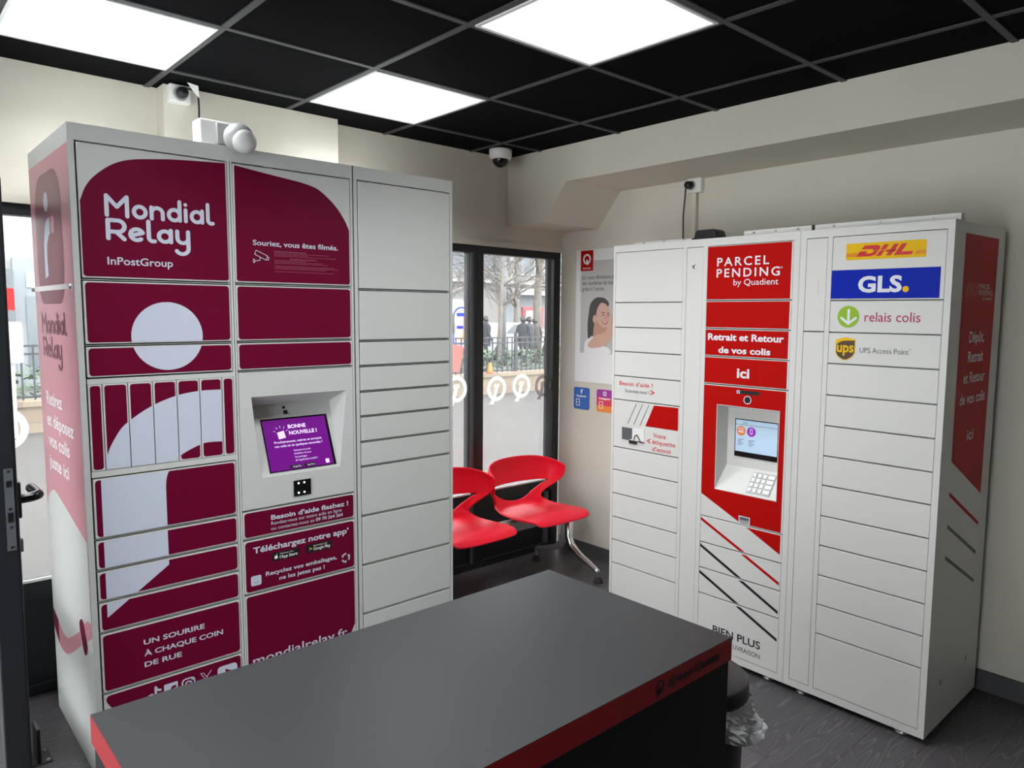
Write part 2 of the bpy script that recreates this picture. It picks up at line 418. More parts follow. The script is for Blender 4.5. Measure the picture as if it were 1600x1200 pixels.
# ---- ceiling panels
def panel(a, bb, label):
    x0, y0 = OX + 0.6 * a + 0.013, OY + 0.6 * bb + 0.013; x1, y1 = x0 + 0.574, y0 + 0.574
    t = thing('ceiling_light', label, 'light', ((x0 + x1) / 2, (y0 + y1) / 2, CZ - 0.002), 'square ceiling light panels')
    hx = 0.287
    f = MB()
    for s in (-1, 1):
        f.box(-hx, hx, min(s * hx, s * (hx - 0.012)), max(s * hx, s * (hx - 0.012)), -0.004, 0.006)
        f.box(min(s * hx, s * (hx - 0.012)), max(s * hx, s * (hx - 0.012)), -hx + 0.012, hx - 0.012, -0.004, 0.006)
    f.build('frame', 'lamp_frame', t)
    q = hx - 0.012; MB().box(-q, q, -q, q, -0.001, 0.006).build('diffuser', 'diffuser', t)
    ld = bpy.data.lights.new('panel_light', 'AREA'); ld.shape = 'SQUARE'; ld.size = 0.55; ld.energy = LAMP; ld.spread = math.radians(135); ld.color = (0.95, 0.98, 1.0)
    lo = bpy.data.objects.new('panel_light', ld); COL.objects.link(lo); lo.parent = t; lo.location = (0, 0, -0.006)
panel(1, 0, 'large lit square ceiling panel nearest the top centre of the photo')
panel(1, 2, 'smaller looking lit ceiling panel close to the pillar, left of the dome camera')
panel(-1, 2, 'lit ceiling panel in the upper left, above the wall left of the pillar')
panel(-1, 0, 'lit ceiling panel almost directly overhead, out of the top of the photo')

# ---- glazing: windows are frames with panes
def window(name, x0, x1, zb, split, pane_r=None, extra=None):
    fr = MB(); y0, y1 = YB + 0.004, YB + 0.07
    zt = z(0.43); zi = z(0.385)
    fr.box(x0, x1, y0, y1, zi, zt)
    fr.box(x0, x1, y0, y1, 0.0, 0.045)
    fr.box(x0, x0 + split[0], y0, y1, 0.045, zi); fr.box(x1 - split[1], x1, y0, y1, 0.045, zi)
    fr.box(x0 + split[0], x1 - split[1], y0, y1, zb - 0.09, zb)
    return struct(fr.build(name, 'anthracite', bevel=0.003)), y0, y1, zi
sill = z(-1.105)
# fixed light left of the burgundy locker
w1, y0, y1, zi = window('window_1', 0.355, 1.06, sill, (0.075, 0.05))
MB().box(0.43, 1.01, y0 + 0.025, y0 + 0.031, sill, zi).build('pane', 'glass', w1)
MB().box(0.43, 1.01, y0 + 0.02, y0 + 0.04, 0.045, sill - 0.09).build('lower_panel', 'anthracite', w1)
MB().box(0.43, 1.01, y0 - 0.006, y0 + 0.012, sill - 0.006, sill + 0.004).build('glazing_bead', 'white_plastic', w1, label='pale glazing bead')
# windows behind the red chairs
w2, y0, y1, zi = window('window_2', 1.872, 2.862, sill, (0.05, 0.05))
MB().box(1.922, 2.812, y0 + 0.025, y0 + 0.031, sill, zi).build('pane', 'glass', w2)
MB().box(1.922, 2.812, y0 + 0.02, y0 + 0.04, 0.045, sill - 0.09).build('lower_panel', 'anthracite', w2)
MB().box(2.812, 2.835, y0 - 0.004, y0 + 0.01, 0.045, zi).build('gasket', 'anthracite_grey', w2)
MB().box(1.922, 2.812, y0 - 0.006, y0 + 0.012, sill - 0.006, sill + 0.004).build('glazing_bead', 'white_plastic', w2, label='pale glazing bead')
w3, y0, y1, zi = window('window_3', 2.862, xr(YB), sill, (0.055, 0.062))
MB().box(2.917, 3.533, y0 + 0.025, y0 + 0.031, sill, zi).build('pane', 'glass', w3)
MB().box(2.917, 3.533, y0 + 0.02, y0 + 0.04, 0.045, sill - 0.09).build('lower_panel', 'anthracite', w3)
MB().box(3.47, 3.505, y0 + 0.0, y0 + 0.022, 0.045, zi).build('gasket', 'anthracite_grey', w3)
MB().box(2.917, 3.47, y0 - 0.006, y0 + 0.012, sill - 0.006, sill + 0.004).build('glazing_bead', 'white_plastic', w3, label='pale glazing bead')
def fist_logo(cx, cz, R, parent, mt='window_vinyl'):
    y = YB + 0.026
    F = lambda u, zz, d: (u, y - d, zz)
    q = MB()
    q.ring(circ(cx, cz, R, n=36), circ(cx, cz, R * 0.68, n=36), F, 0.001)
    q.poly([(cx - .18 * R, cz + .1 * R), (cx + .16 * R, cz + .12 * R), (cx - .02 * R, cz - .55 * R), (cx - .3 * R, cz - 1.25 * R), (cx - .78 * R, cz - 1.22 * R), (cx - .45 * R, cz - .75 * R)], F, 0.0012)
    for k in range(4):
        q.stroke([(cx - .26 * R + .15 * R * k, cz + .12 * R), (cx - .2 * R + .15 * R * k, cz + .34 * R)], .11 * R, F, 0.0012)
    q.build('logo_sticker', mt, parent)
fist_logo(2.722, z(-.445), .082, w2); fist_logo(3.046, z(-.46), .080, w3); fist_logo(3.262, z(-.455), .080, w3); fist_logo(3.458, z(-.465), .074, w3, 'clear_strip')
fist_logo(2.40, z(-.445), .082, w2)
fist_logo(0.428, z(-.470), .088, w1)

# ---- open glazed door leaf at the far left
DX0, DX1, DY0, DY1 = 0.270, 0.337, 2.55, 3.47
t = struct(bpy.data.objects.new('door_1', None)); COL.objects.link(t); t.location = (DX0, DY1, 0)
def dbox(x0, x1, ya, yb, za, zb_): return MB().box(x0 - DX0, x1 - DX0, ya - DY1, yb - DY1, za, zb_)
q = MB()
for A in ((DY0, DY0 + .085, .012, z(.385)), (DY1 - .085, DY1, .012, z(.385))): q.box(0, DX1 - DX0, A[0] - DY1, A[1] - DY1, A[2], A[3])
q.box(0, DX1 - DX0, DY0 + .085 - DY1, -.085, z(.29), z(.385)); q.box(0, DX1 - DX0, DY0 + .085 - DY1, -.085, .012, .13)
q.box(0, DX1 - DX0, DY0 + .085 - DY1, -.085, sill - .09, sill)
q.build('leaf_frame', 'anthracite', t, bevel=0.004)
dbox(DX0 + .03, DX0 + .036, DY0 + .085, DY1 - .085, sill, z(.29)).build('pane', 'glass', t)
dbox(DX0 + .03, DX0 + .036, DY0 + .085, DY1 - .085, .13, sill - .09).build('pane', 'glass', t)
q = dbox(DX1 - .033, DX1 - .010, DY0 - .003, DY0 + .002, z(-.70), z(-.455))
lk = q.build('lock_plate', 'grey_print', t, label='dull metal lock plate in the door edge')
q = MB()
for zz, hh in ((-.50, .018), (-.60, .028)): q.box(.039, .052, DY0 - .005 - DY1, DY0 - .002 - DY1, z(zz) - hh / 2 - .0, z(zz) + hh / 2)
q.build('latch', 'black', lk)
q = MB()
for zz in (-.463, -.575, -.63, -.69): q.lathe([(.004, 0), (.004, .002)], (.0455, DY0 - .003 - DY1, z(zz)), 10, axis='y')
q.build('screw', 'steel', lk)
# stile groove
dbox(DX1 - .007, DX1 - .004, DY0 - .002, DY0 + .001, .02, z(.38)).build('edge_gasket', 'black', t)
hd = MB(); hx, hy, hz = DX1 - DX0, DY0 + .045 - DY1, z(-.555)
hd.box(hx, hx + .012, hy - .016, hy + .016, hz - .06, hz + .05)
hb = hd.build('handle_plate', 'black', t, bevel=.004)
q = MB(); q.tube(smooth([(hx + .006, hy, hz - .004), (hx + .038, hy, hz - .002), (hx + .056, hy + .008, hz), (hx + .060, hy + .03, hz), (hx + .058, hy + .13, hz)], 4), [.015] * 17, 12)
q.build('lever', 'black_gloss', hb, sm=True)
MB().box(hx, hx + .012, hy - .01, hy + .01, hz - .165, hz - .125).build('cylinder', 'grey_print', t, bevel=.003)
# floor bracket that stops the door
t = thing('door_stop', 'black angled steel door stop bracket screwed to the floor at lower left', 'door stop', (.43, 2.99, 0))
MB().box(-.045, .02, -.05, .05, 0, .005).box(-.025, -.014, -.045, .045, .005, .13).build('bracket', 'black', t, bevel=.002)
for dy in (-.035, .035): MB().lathe([(.007, .005), (.006, .008)], (.008, dy, 0), 10).build('screw', 'steel', t)

# =================================================================== BURGUNDY AND GREY PARCEL LOCKER
def Rm(rx, ry, rz): return Matrix.Rotation(rz, 4, 'Z') @ Matrix.Rotation(ry, 4, 'Y') @ Matrix.Rotation(rx, 4, 'X')
MW, MH, MD = 1.5117, 2.195, 0.6625
ML = thing('parcel_locker', 'tall grey parcel locker with burgundy panels and pink side, left behind the counter', 'parcel locker',
           mat4=Matrix.Translation((0.5437, 2.6868, 0.0)) @ Rm(.0034, -.0057, .0021))
b = MB().mat('grey_steel')
b.box(0, .018, .0, MD, 0, MH - .0); b.box(MW - .014, MW, 0, MD, 0, MH)
b.box(.018, MW - .014, MD - .015, MD, 0, MH); b.box(.018, MW - .014, .02, MD - .015, MH - .06, MH)
b.box(.018, MW - .014, 0, .02, 2.143, MH)                       # header
b.box(.018, MW - .014, 0, .02, 0, .088)                          # plinth
b.box(.499, .506, 0, .02, .088, 2.143); b.box(.509, .515, 0, .02, .088, 2.143)
b.box(.994, 1.003, 0, .02, .088, 2.143); b.box(1.0075, 1.024, 0, .02, .088, 2.143)
b.box(.022, .499, 0, .02, 1.368, 1.385); b.box(.022, .499, 0, .02, 1.058, 1.078)
b.mat('locker_dark')
for A in ((.018, .517, .088, 2.143), (.517, .992, .088, .857), (.517, .992, 1.383, 2.143), (.992, MW - .014, .088, 2.143)): b.box(A[0], A[1], .0205, .03, A[2], A[3])
b.box(1.003, 1.0075, -.0004, .001, .0, MH)
b.mat('grey_steel')
R1 = [2.143, 1.708, 1.4945, 1.385]; R1b = [1.058, .847, .740, .632, .524, .310, .094]
R2 = [2.143, 1.708, 1.4945, 1.385]; R2b = [1.385, .855, .742, .527, .094]
R3 = [2.143, 1.700, 1.487, 1.382, 1.275, 1.170, 1.062, .956, .743, .528, .311, .094]
for rows, ua, ub in ((R1[1:-1] + R1b[1:-1], .022, .499), (R2[1:] + R2b[1:-1], .515, .994), (R3[1:-1], 1.027, 1.497)):
    for r in rows: b.box(ua, ub, .006, .02, r - .0010, r + .0010)
b.build('cabinet', None, ML, bevel=.0)
def door(u0, u1, z0, z1, parent, mt='grey_steel', name='door', g=.0052, hinge=.002, th=.018):
    return MB().box(u0 + hinge, u1 - hinge, 0, th, z0 + g, z1 - g).build(name, mt, parent, bevel=.0018)
def vinyl(P, parent, mt='burgundy', d=.0006, name='vinyl'):
    return MB().poly(P, FRONT, d).build(name, mt, parent)
def ins(u0, u1, z0, z1, a=.0075, az=.0095, r=.011): return rrect(u0 + a, u1 - a, z0 + az, z1 - az, r)
ARCH = smooth(mm([(66, 1060), (71, 1132), (110, 1207), (149, 1243), (215, 1283), (294, 1312), (375, 1324), (452, 1324)]), 5) + \
       smooth(mm([(449, 1133), (402, 1135), (368, 1129), (312, 1105), (283, 1082), (262, 1050), (252, 1022), (249, 990)]), 5) + mm([(249, 714), (47, 575)]) + mm([(47, 1060)])
CIRC = circ(.276, 1.521, .117, n=48)
def overlay(P, u0, u1, z0, z1, parent, mt='lavender'):
    q = clip(P, u0 + .0045, u1 - .0045, z0 + .0085, z1 - .0085)
    if len(q) > 2: MB().poly(q, FRONT, .0011).build('emblem_vinyl', mt, parent)
# column 1
def stroke_logo(mb, word, x0, x1, zb, xh, face, d, wd=.265):
    segs = []; x = 0
    A = lambda cx, cz, r, a0, a1, n=16: circ(cx, cz, r, n=n, a0=a0, a1=a1)
    for ch in word:
        r = .5 - wd / 2; h = wd / 2
        if ch == 'M': segs += [[(x, h), (x, 1.42), (x + .62, .72), (x + 1.24, 1.42), (x + 1.24, h)]]; x += 1.24 + .42
        elif ch == 'R': segs += [[(x, h), (x, 1.36)] + [(x + .5 + p, q) for p, q in [(0, 1.36)]] + A(x + .55, .98, .38, 90, -90) + [(x, .6)], [(x + .45, .6), (x + .9, h)]]; x += .9 + .36
        elif ch == 'o': segs += [A(x + r, .5, r, 0, 359.9, 24)]; x += 2 * r + .38
        elif ch == 'e': segs += [A(x + r, .5, r, 22, 310, 22), [(x + .06, .42), (x + 2 * r - .02, .64)]]; x += 2 * r + .34
        elif ch == 'a': segs += [A(x + r, .5, r, 0, 359.9, 24), [(x + 2 * r, .95), (x + 2 * r, h)]]; x += 2 * r + .40
        elif ch == 'd': segs += [A(x + r, .5, r, 0, 359.9, 24), [(x + 2 * r, 1.45), (x + 2 * r, h)]]; x += 2 * r + .40
        elif ch == 'n': segs += [[(x, h), (x, .9)], [(x, h)] + [(x, .55)] + A(x + .36, .52, .36, 180, 0) + [(x + .72, h)]]; x += .72 + .40
        elif ch == 'i': segs += [[(x, h), (x, .92)], [(x, 1.28), (x, 1.29)]]; x += .40
        elif ch == 'l': segs += [[(x, 1.45), (x, .36)] + A(x + .25, .36, .25, 180, 270, 8) + [(x + .34, h)]]; x += .60
        elif ch == 'y': segs += [[(x, .93), (x, .5)] + A(x + .34, .46, .34, 180, 360) , [(x + .68, .93), (x + .68, -.25)] + A(x + .28, -.25, .40, 0, -150)]; x += 1.0
    W = max(p[0] for s_ in segs for p in s_)
    sx = (x1 - x0) / (W + wd)
    for i_, s_ in enumerate(segs):
        d += .0006 / len(segs)
        def F(u, zz, dd): return face(x0 + (u + wd / 2) * sx, zb + zz * xh, dd)
        mb.stroke([tuple(p) for p in s_], wd, F, d)
d = door(.022, .499, 1.708, 2.143, ML)
vinyl(smooth(mm([(27, 1955), (43, 1998), (68, 2034), (110, 2071), (147, 2092), (184, 2104), (230, 2112), (332, 2124), (491, 2134)]), 4) + mm([(493, 1724), (487, 1718), (33, 1718), (27, 1724)]), d)
q = MB(); stroke_logo(q, 'Mondial', .096, .448, 1.911, .0485, FRONT, .0011); stroke_logo(q, 'Relay', .097, .362, 1.836, .0485, FRONT, .0011)
q.text('InPostGroup', .098, .301, 1.758, .025, FRONT, .0011, bold=.012); q.build('lettering', 'lavender', d)
d = door(.022, .499, 1.4945, 1.708, ML); vinyl(ins(.022, .499, 1.4945, 1.708), d); overlay(CIRC, .022, .499, 1.4945, 1.708, d)
d = door(.022, .499, 1.385, 1.4945, ML); vinyl(ins(.022, .499, 1.385, 1.4945), d); overlay(CIRC, .022, .499, 1.385, 1.4945, d)
SL = [.022, .0645, .142, .2195, .298, .376, .456, .499]
for u0, u1 in zip(SL[:-1], SL[1:]):
    d = door(u0, u1, 1.078, 1.368, ML, g=.001, hinge=.0012, name='slot_door'); vinyl(ins(u0, u1, 1.078, 1.368, .006, .006, .009), d); 
    if .05 < u0 < .45: 
        q = clip(ARCH, u0 + .002, u1 - .002, 1.082, 1.364)
        if len(q) > 2: MB().poly(q, FRONT, .0011).build('emblem_vinyl', 'lavender', d)
for z1, z0 in zip(R1b[:-1], R1b[1:]):
    d = door(.022, .499, z0, z1, ML); v = ins(.022, .499, z0, z1)
    if z0 < .1: v = mm([(36, 300), (44, 302), (485, 302), (492, 295), (492, 103), (240, 103), (58, 236), (32, 280), (31, 292)])
    vinyl(v, d)
    if z1 > .53: overlay(ARCH, .022, .499, z0, z1, d)
    if z0 == .310:
        q = MB()
        q.text('UN SOURIRE', .155, .363, .4455, .0185, bold=.02, d=.0011).text('À CHAQUE COIN', .155, .429, .404, .0185, bold=.02, d=.0011).text('DE RUE', .155, .280, .3645, .0185, bold=.02, d=.0011)
        q.build('lettering', 'lavender', d)
    if z0 < .1:
        q = MB()
        q.stroke(circ(.173, .243, .013, n=20, a0=80, a1=400), .008, d=.0011); q.stroke([(.187, .243), (.187, .280)], .008, d=.0011); q.stroke([(.188, .279), (.193, .268), (.203, .265)], .008, d=.0011)
        q.poly(rrect(.215, .262, .230, .278, .003), d=.0011)
        q.ring(rrect(.275, .323, .229, .277, .014), rrect(.280, .318, .234, .272, .010), d=.0011); q.ring(circ(.299, .253, .0125, n=24), circ(.299, .253, .008, n=24), d=.0011); q.poly(circ(.3125, .2665, .003, n=10), d=.0011)
        q.ring([(.341, .278), (.353, .278), (.383, .230), (.371, .230)], [(.345, .276), (.352, .276), (.379, .232), (.372, .232)], d=.0011); q.stroke([(.343, .230), (.359, .250)], .003, d=.0011); q.stroke([(.364, .258), (.381, .278)], .003, d=.0011)
        q.poly(rrect(.404, .478, .228, .280, .014), d=.0011)
        q.build('lettering', 'lavender', d)
        MB().text('f', .234, .256, .230, .036, bold=.05, d=.0016).build('icon_cutout', 'burgundy', d); MB().poly([(.433, .266), (.433, .242), (.455, .254)], d=.0016).build('icon_cutout', 'burgundy', d)
# column 2
d = door(.515, .994, 1.708, 2.143, ML)
vinyl(mm([(524, 2132), (613, 2121), (690, 2112)]) + smooth(mm([(772, 2103), (815, 2095), (857, 2081), (908, 2044), (943, 2007), (970, 1968), (986, 1935)]), 4) + mm([(986, 1724), (980, 1718), (528, 1718), (522, 1724)]), d)
q = MB().text('Souriez, vous êtes filmés.', .585, .934, 1.852, .0195, d=.0011, bold=.016)
q.stroke(mm([(597, 1834), (640, 1815), (634, 1799), (591, 1819), (597, 1834)]), .0022, d=.0011); q.stroke(mm([(640, 1812), (646, 1809), (643, 1799), (637, 1803)]), .0022, d=.0011)
q.stroke(mm([(612, 1810), (610, 1797), (590, 1794)]), .0022, d=.0011); q.ring(mm([(585, 1803), (592, 1799), (592, 1789), (585, 1786)]), mm([(587, 1800), (590, 1798), (590, 1791), (587, 1789)]), d=.0011)
q.build('lettering', 'lavender', d)
q = MB(); rr = random.Random(3)
for k in range(15):
    zz = 1.832 - k * .0053
    if k in (4, 9, 13): continue
    x = .667; xe = .667 + rr.uniform(.12, .27) if k else .795
    if k == 5: x, xe = .73, .84
    while x < xe: 
        wl = rr.uniform(.004, .012); q.poly([(x, zz), (x + wl, zz), (x + wl, zz + (.0028 if k in (0, 5) else .0016)), (x, zz + (.0028 if k in (0, 5) else .0016))], d=.0011); x += wl + .0015
q.build('small_print', 'small_print', d)
d = door(.515, .994, 1.4945, 1.708, ML); vinyl(ins(.515, .994, 1.4945, 1.708), d)
d = door(.515, .994, 1.385, 1.4945, ML); vinyl(ins(.515, .994, 1.385, 1.4945), d)
# terminal of column 2
O = mm([(563, 1287), (963, 1287), (927, 973), (592, 973)]); I = [(.600, 1.237), (.940, 1.237)]
tr = [(.517, 1.381), (.992, 1.381), (.992, .859), (.517, .859)]
q = MB()
for i in range(4):
    a, c = tr[i], tr[(i + 1) % 4]; e, f = O[i], O[(i + 1) % 4]
    q.add([(a[0], 0, a[1]), (c[0], 0, c[1]), (f[0], 0, f[1]), (e[0], 0, e[1])], [(0, 1, 2, 3)])
    q.add([(a[0], 0, a[1]), (c[0], 0, c[1]), (c[0], .018, c[1]), (a[0], .018, a[1])], [(0, 1, 2, 3)])
TD = .107
q.add([(O[0][0], 0, O[0][1]), (O[1][0], 0, O[1][1]), (I[1][0], TD, I[1][1]), (I[0][0], TD, I[0][1]), (O[2][0], 0, O[2][1]), (O[3][0], 0, O[3][1])],
      [(0, 1, 2, 3), (1, 4, 2), (0, 3, 5), (3, 2, 4, 5)])
TP = fix(q.build('terminal_panel', 'grey_steel', ML, label='pale grey terminal panel with a sloping screen recess'))
kk = TD / (1.237 - .973)
nrm = math.sqrt(1 + kk * kk)
def TF(u, zz, dd): return (u, (zz - .973) * kk - dd / nrm, zz + dd * kk / nrm)
# screen corner positions on the slope
def sl(u, zz):
    C = (-.5437, -2.687, 1.6); lo, hi = 0.9, 1.2
    for _ in range(40):
        s_ = (lo + hi) / 2; dep = C[1] + s_ * 2.687; zq = C[2] + s_ * (zz - C[2])
        if dep < (zq - .973) * kk: lo = s_
        else: hi = s_
    return (C[0] + s_ * (u - C[0]), C[2] + s_ * (zz - C[2]))
SC = [(.638, 1.177), (.909, 1.177), (.909, .9905), (.638, .9905)]
scr = MB().slab([(.630, 1.184), (.913, 1.184), (.913, .985), (.630, .985)], TF, .0, .003).build('screen', 'black_gloss', TP)
dsp = MB().poly([(.634, 1.178), (.902, 1.178), (.902, .988), (.634, .988)], TF, .0034).build('display', 'screen_purple', scr, label='purple lit touch screen')
SUB = MB()
def st(body, x, zz, cap, x1=None, bold=0): SUB.text(body, x, x1, zz, cap, TF, .0038, bold=bold)
st('BONNE', .736, 1.141, .0145, .812, .03); st('NOUVELLE !', .736, 1.117, .0145, .856, .03)
st('Prochainement, retirez et envoyez', .668, 1.089, .0085, .870, .015); st('vos colis ici en quelques secondes !', .666, 1.074, .0085, .870, .015)
for i, s_ in enumerate(('Scannez-moi pour', 'bénéficier de tous', 'les avantages', "de l'application mobile !")): st(s_, .742, 1.054 - .0125 * i, .0068)
SUB.build('screen_text', 'screen_text', scr); SUB = MB()
SUB.poly([(.687, 1.130), (.716, 1.135), (.720, 1.108), (.690, 1.104)], TF, .0038)
for a in (150, 120, 90, 60, 30): 
    ca, sa = math.cos(math.radians(a)), math.sin(math.radians(a)); SUB.stroke([(.703 + .026 * ca, 1.120 + .026 * sa), (.703 + .034 * ca, 1.120 + .034 * sa)], .0016, TF, .0038)
SUB.build('screen_icon', 'screen_text', scr)
MB().poly(rrect(.868, .884, .994, 1.010, .002), TF, .0038).build('screen_icon', 'screen_text', scr)
q = MB(); q.poly(rrect(.712, .764, .991, 1.004, .002), TF, .0038); q.cuts.append(1); q.poly(rrect(.774, .824, .991, 1.004, .002), TF, .0038); q.build('store_badge', 'black', scr)
q = MB().text('Google Play', .726, .760, .9945, .006, TF, .0042).text('App Store', .787, .820, .9945, .006, TF, .0042); q.build('badge_text', 'screen_text', scr)
MB().lathe([(.006, 0), (.006, .002)], TF(.735, 1.224, .001), 14, axis='y').build('sensor', 'black', TP)
q = MB().slab([(.731, 1.212), (.747, 1.212), (.747, 1.198), (.731, 1.198)], TF, 0, .003); q.build('sensor', 'black', TP)
sc = MB().box(.723, .795, -.004, .002, .880, .943).build('scanner_window', 'black_gloss', TP)
q = MB()
for u in (.742, .766):
    for zz in (.893, .932): q.lathe([(.0035, .004), (.0035, .0055)], (u, 0, zz), 10, axis='y')
q.build('led', 'led', sc)
d = door(.515, .994, .742, .855, ML); vinyl(ins(.515, .994, .742, .855), d)
q = MB().text('Besoin d’aide flashez !', .627, .962, .803, .0195, d=.0011, bold=.024).text('Rendez-vous sur notre aide en ligne', .627, .931, .783, .0135, d=.0011).text('ou contactez-nous au', .626, .808, .7625, .0135, d=.0011).text('09 70 264 264', .815, .936, .7625, .0135, d=.0011, bold=.02)
q.build('lettering', 'lavender', d)
d = door(.515, .994, .527, .742, ML); vinyl(ins(.515, .994, .527, .742), d)
q = MB().text('Téléchargez notre app’', .553, .962, .684, .0245, d=.0011, bold=.024).text('Recyclez vos emballages,', .600, .905, .5855, .0165, d=.0011, bold=.02).text('ne les jetez pas !', .654, .849, .557, .0165, d=.0011, bold=.02)
q.poly(rrect(.541, .582, .558, .597, .007), d=.0011)
for a in (90, 210, 330):
    q.stroke(circ(.946, .581, .017, n=8, a0=a - 10, a1=a + 55), .0065, d=.0011, cap=False)
    ca, sa = math.cos(math.radians(a + 78)), math.sin(math.radians(a + 78)); cb, sb = math.cos(math.radians(a + 52)), math.sin(math.radians(a + 52))
    q.poly([(.946 + .017 * ca, .581 + .017 * sa), (.946 + .024 * cb, .581 + .024 * sb), (.946 + .009 * cb, .581 + .009 * sb)], d=.0011)
q.build('lettering', 'lavender', d)
q = MB().stroke(circ(.5615, .577, .009, n=10, a0=200, a1=340), .0014, d=.0016).poly(circ(.555, .584, .0014, n=8), d=.0016).poly(circ(.568, .584, .0014, n=8), d=.0016); q.build('smiley', 'grey_print', d)
q = MB().poly(rrect(.628, .739, .637, .671, .004), d=.0011); q.cuts.append(1); q.poly(rrect(.769, .884, .637, .672, .004), d=.0011); q.build('store_badge', 'black', d)
q = MB().text('l’App Store', .658, .732, .643, .0125, d=.0016, bold=.01).text('Télécharger dans', .658, .715, .660, .0048, d=.0016).text('Google Play', .801, .876, .645, .0125, d=.0016, bold=.01).text('DISPONIBLE SUR', .801, .862, .661, .0048, d=.0016)
q.poly(circ(.643, .652, .007, .0075, n=14), d=.0016).poly([(.6435, .661), (.648, .6665), (.647, .661)], d=.0016); q.build('badge_text', 'sticker_white', d)
q = MB().mat('blue').poly([(.780, .662), (.780, .646), (.787, .654)], d=.0016).mat('green').poly([(.780, .662), (.787, .654), (.791, .658)], d=.0016).mat('red_print').poly([(.780, .646), (.787, .654), (.791, .650)], d=.0016).mat('yellow').poly([(.787, .654), (.791, .658), (.796, .654), (.791, .650)], d=.0016); q.build('badge_icon', None, d)
d = door(.515, .994, .094, .527, ML); vinyl(mm([(528, 518), (981, 518), (986, 512), (986, 285), (965, 244), (900, 103), (528, 103), (522, 109), (522, 512)]), d)
MB().text('mondialrelay.fr', .540, .948, .241, .037, d=.0011, bold=.008).build('lettering', 'lavender', d)
# column 3
for z1, z0 in zip(R3[:-1], R3[1:]): door(1.027, 1.4975, z0, z1, ML)
# side wrap: two printed sheets
S_ = lambda P: mm(P)
q = MB().mat('pink_vinyl').poly(S_([(658, 2134), (6, 2134), (6, 1686), (658, 1686)]), SIDELF := (lambda v, zz, dd: (-dd, v, zz)), .0006)
q.mat('mauve_vinyl').poly(clip(rrect(.130, .575, 1.630, 2.086, .13, 8), 0, 1, 1.688, 2.2), SIDELF, .0010)
q.mat('lavender').poly(circ(.372, 1.987, .036, .034), SIDELF, .0014)
q.poly(smooth(S_([(420, 1880), (402, 1910), (365, 1926), (323, 1930)]), 4) + S_([(326, 1874), (352, 1866), (385, 1838), (392, 1800), (386, 1730), (437, 1722), (440, 1720), (437, 1840)]), SIDELF, .0014)
q.mat('pink_vinyl').poly(rrect(.249, .309, 1.872, 1.931, .02), SIDELF, .0014)
q.build('side_wrap', None, ML, label='upper pink printed side sheet')
q = MB().mat('pink_vinyl').poly(S_([(658, 1683), (6, 1683), (6, 560), (658, 560)]), SIDELF, .0006)
q.mat('mauve_vinyl').poly(clip(rrect(.130, .575, 1.630, 2.086, .09, 8), 0, 1, 1.0, 1.682), SIDELF, .0010)
stroke_logo(q, 'Mondial', .562, .142, 1.522, .050, SIDELF, .0012); stroke_logo(q, 'Relay', .556, .235, 1.435, .050, SIDELF, .0012)
q.mat('poster_white')
for s_, a, c, zz in (('Retirez', .549, .285, 1.256), ('et déposez', .560, .122, 1.174), ('vos colis', .548, .200, 1.096), ('juste ici', .560, .228, 1.013)): q.text(s_, a, c, zz, .050, SIDELF, .0012, bold=.016)
q.mat('grey_steel').poly(smooth(S_([(658, 815), (640, 860), (602, 895), (540, 922), (480, 930), (420, 920), (289, 895), (150, 868), (6, 840)]), 4) + S_([(6, 560), (658, 560)]), SIDELF, .0012)
q.build('side_wrap', None, ML, label='lower pink printed side sheet with a pale wave')
q = MB().mat('pink_vinyl').poly(smooth(S_([(569, 395), (495, 372), (420, 375), (362, 395), (280, 433), (190, 478)]), 4) + smooth(S_([(180, 430), (290, 370), (378, 326), (440, 303), (520, 292), (569, 300)]), 4), SIDELF, .0006)
q.poly(S_([(130, 520), (6, 588), (6, 515), (100, 465)]), SIDELF, .0006)
q.mat('burgundy').poly(S_([(658, 418), (569, 395), (569, 298), (658, 345)]), SIDELF, .0006).poly(smooth(S_([(190, 500), (160, 532), (125, 528), (84, 460), (100, 424), (139, 420)]), 4, True), SIDELF, .0010)
q.build('side_band', None, ML)
q = MB().box(-.004, -.0008, .012, .690, 1.677, 1.695); cs = q.build('clip_strip', 'clear_strip', ML, label='clear strip holding the side sheets')
for v in (.03, .675): MB().lathe([(.008, .004), (.008, .010)], (0, v, 1.686), 12, axis='x').build('screw', 'steel', cs)

# motion sensor standing on the locker
t = thing('motion_sensor', 'white boxed motion sensor with round grey head on top of the burgundy locker', 'motion sensor', (1.03, 2.73, MH + .004))
MB().box(-.085, .040, -.030, .045, .0, .088).build('housing', 'white_plastic', t, bevel=.006)
MB().box(-.030, .090, -.046, -.030, .004, .078).build('mount', 'grey_plastic', t, bevel=.004)
q = MB(); pr = [(.001, -.052)] + [(.052 * math.cos(a), .052 * math.sin(a)) for a in [math.radians(k) for k in range(-80, 90, 10)]] + [(.001, .052)]
q.lathe(pr, (.030, -.090, .024), 24)
hd = q.build('head', 'grey_plastic', t, sm=True, label='round grey swivel head')
q = MB(); q.lathe([(.042, -.012), (.043, .004), (.038, .018), (.026, .029), (.008, .034)], (.036, -.122, .008), 20, axis='y'); q.build('lens', 'grey_steel', hd, sm=True)

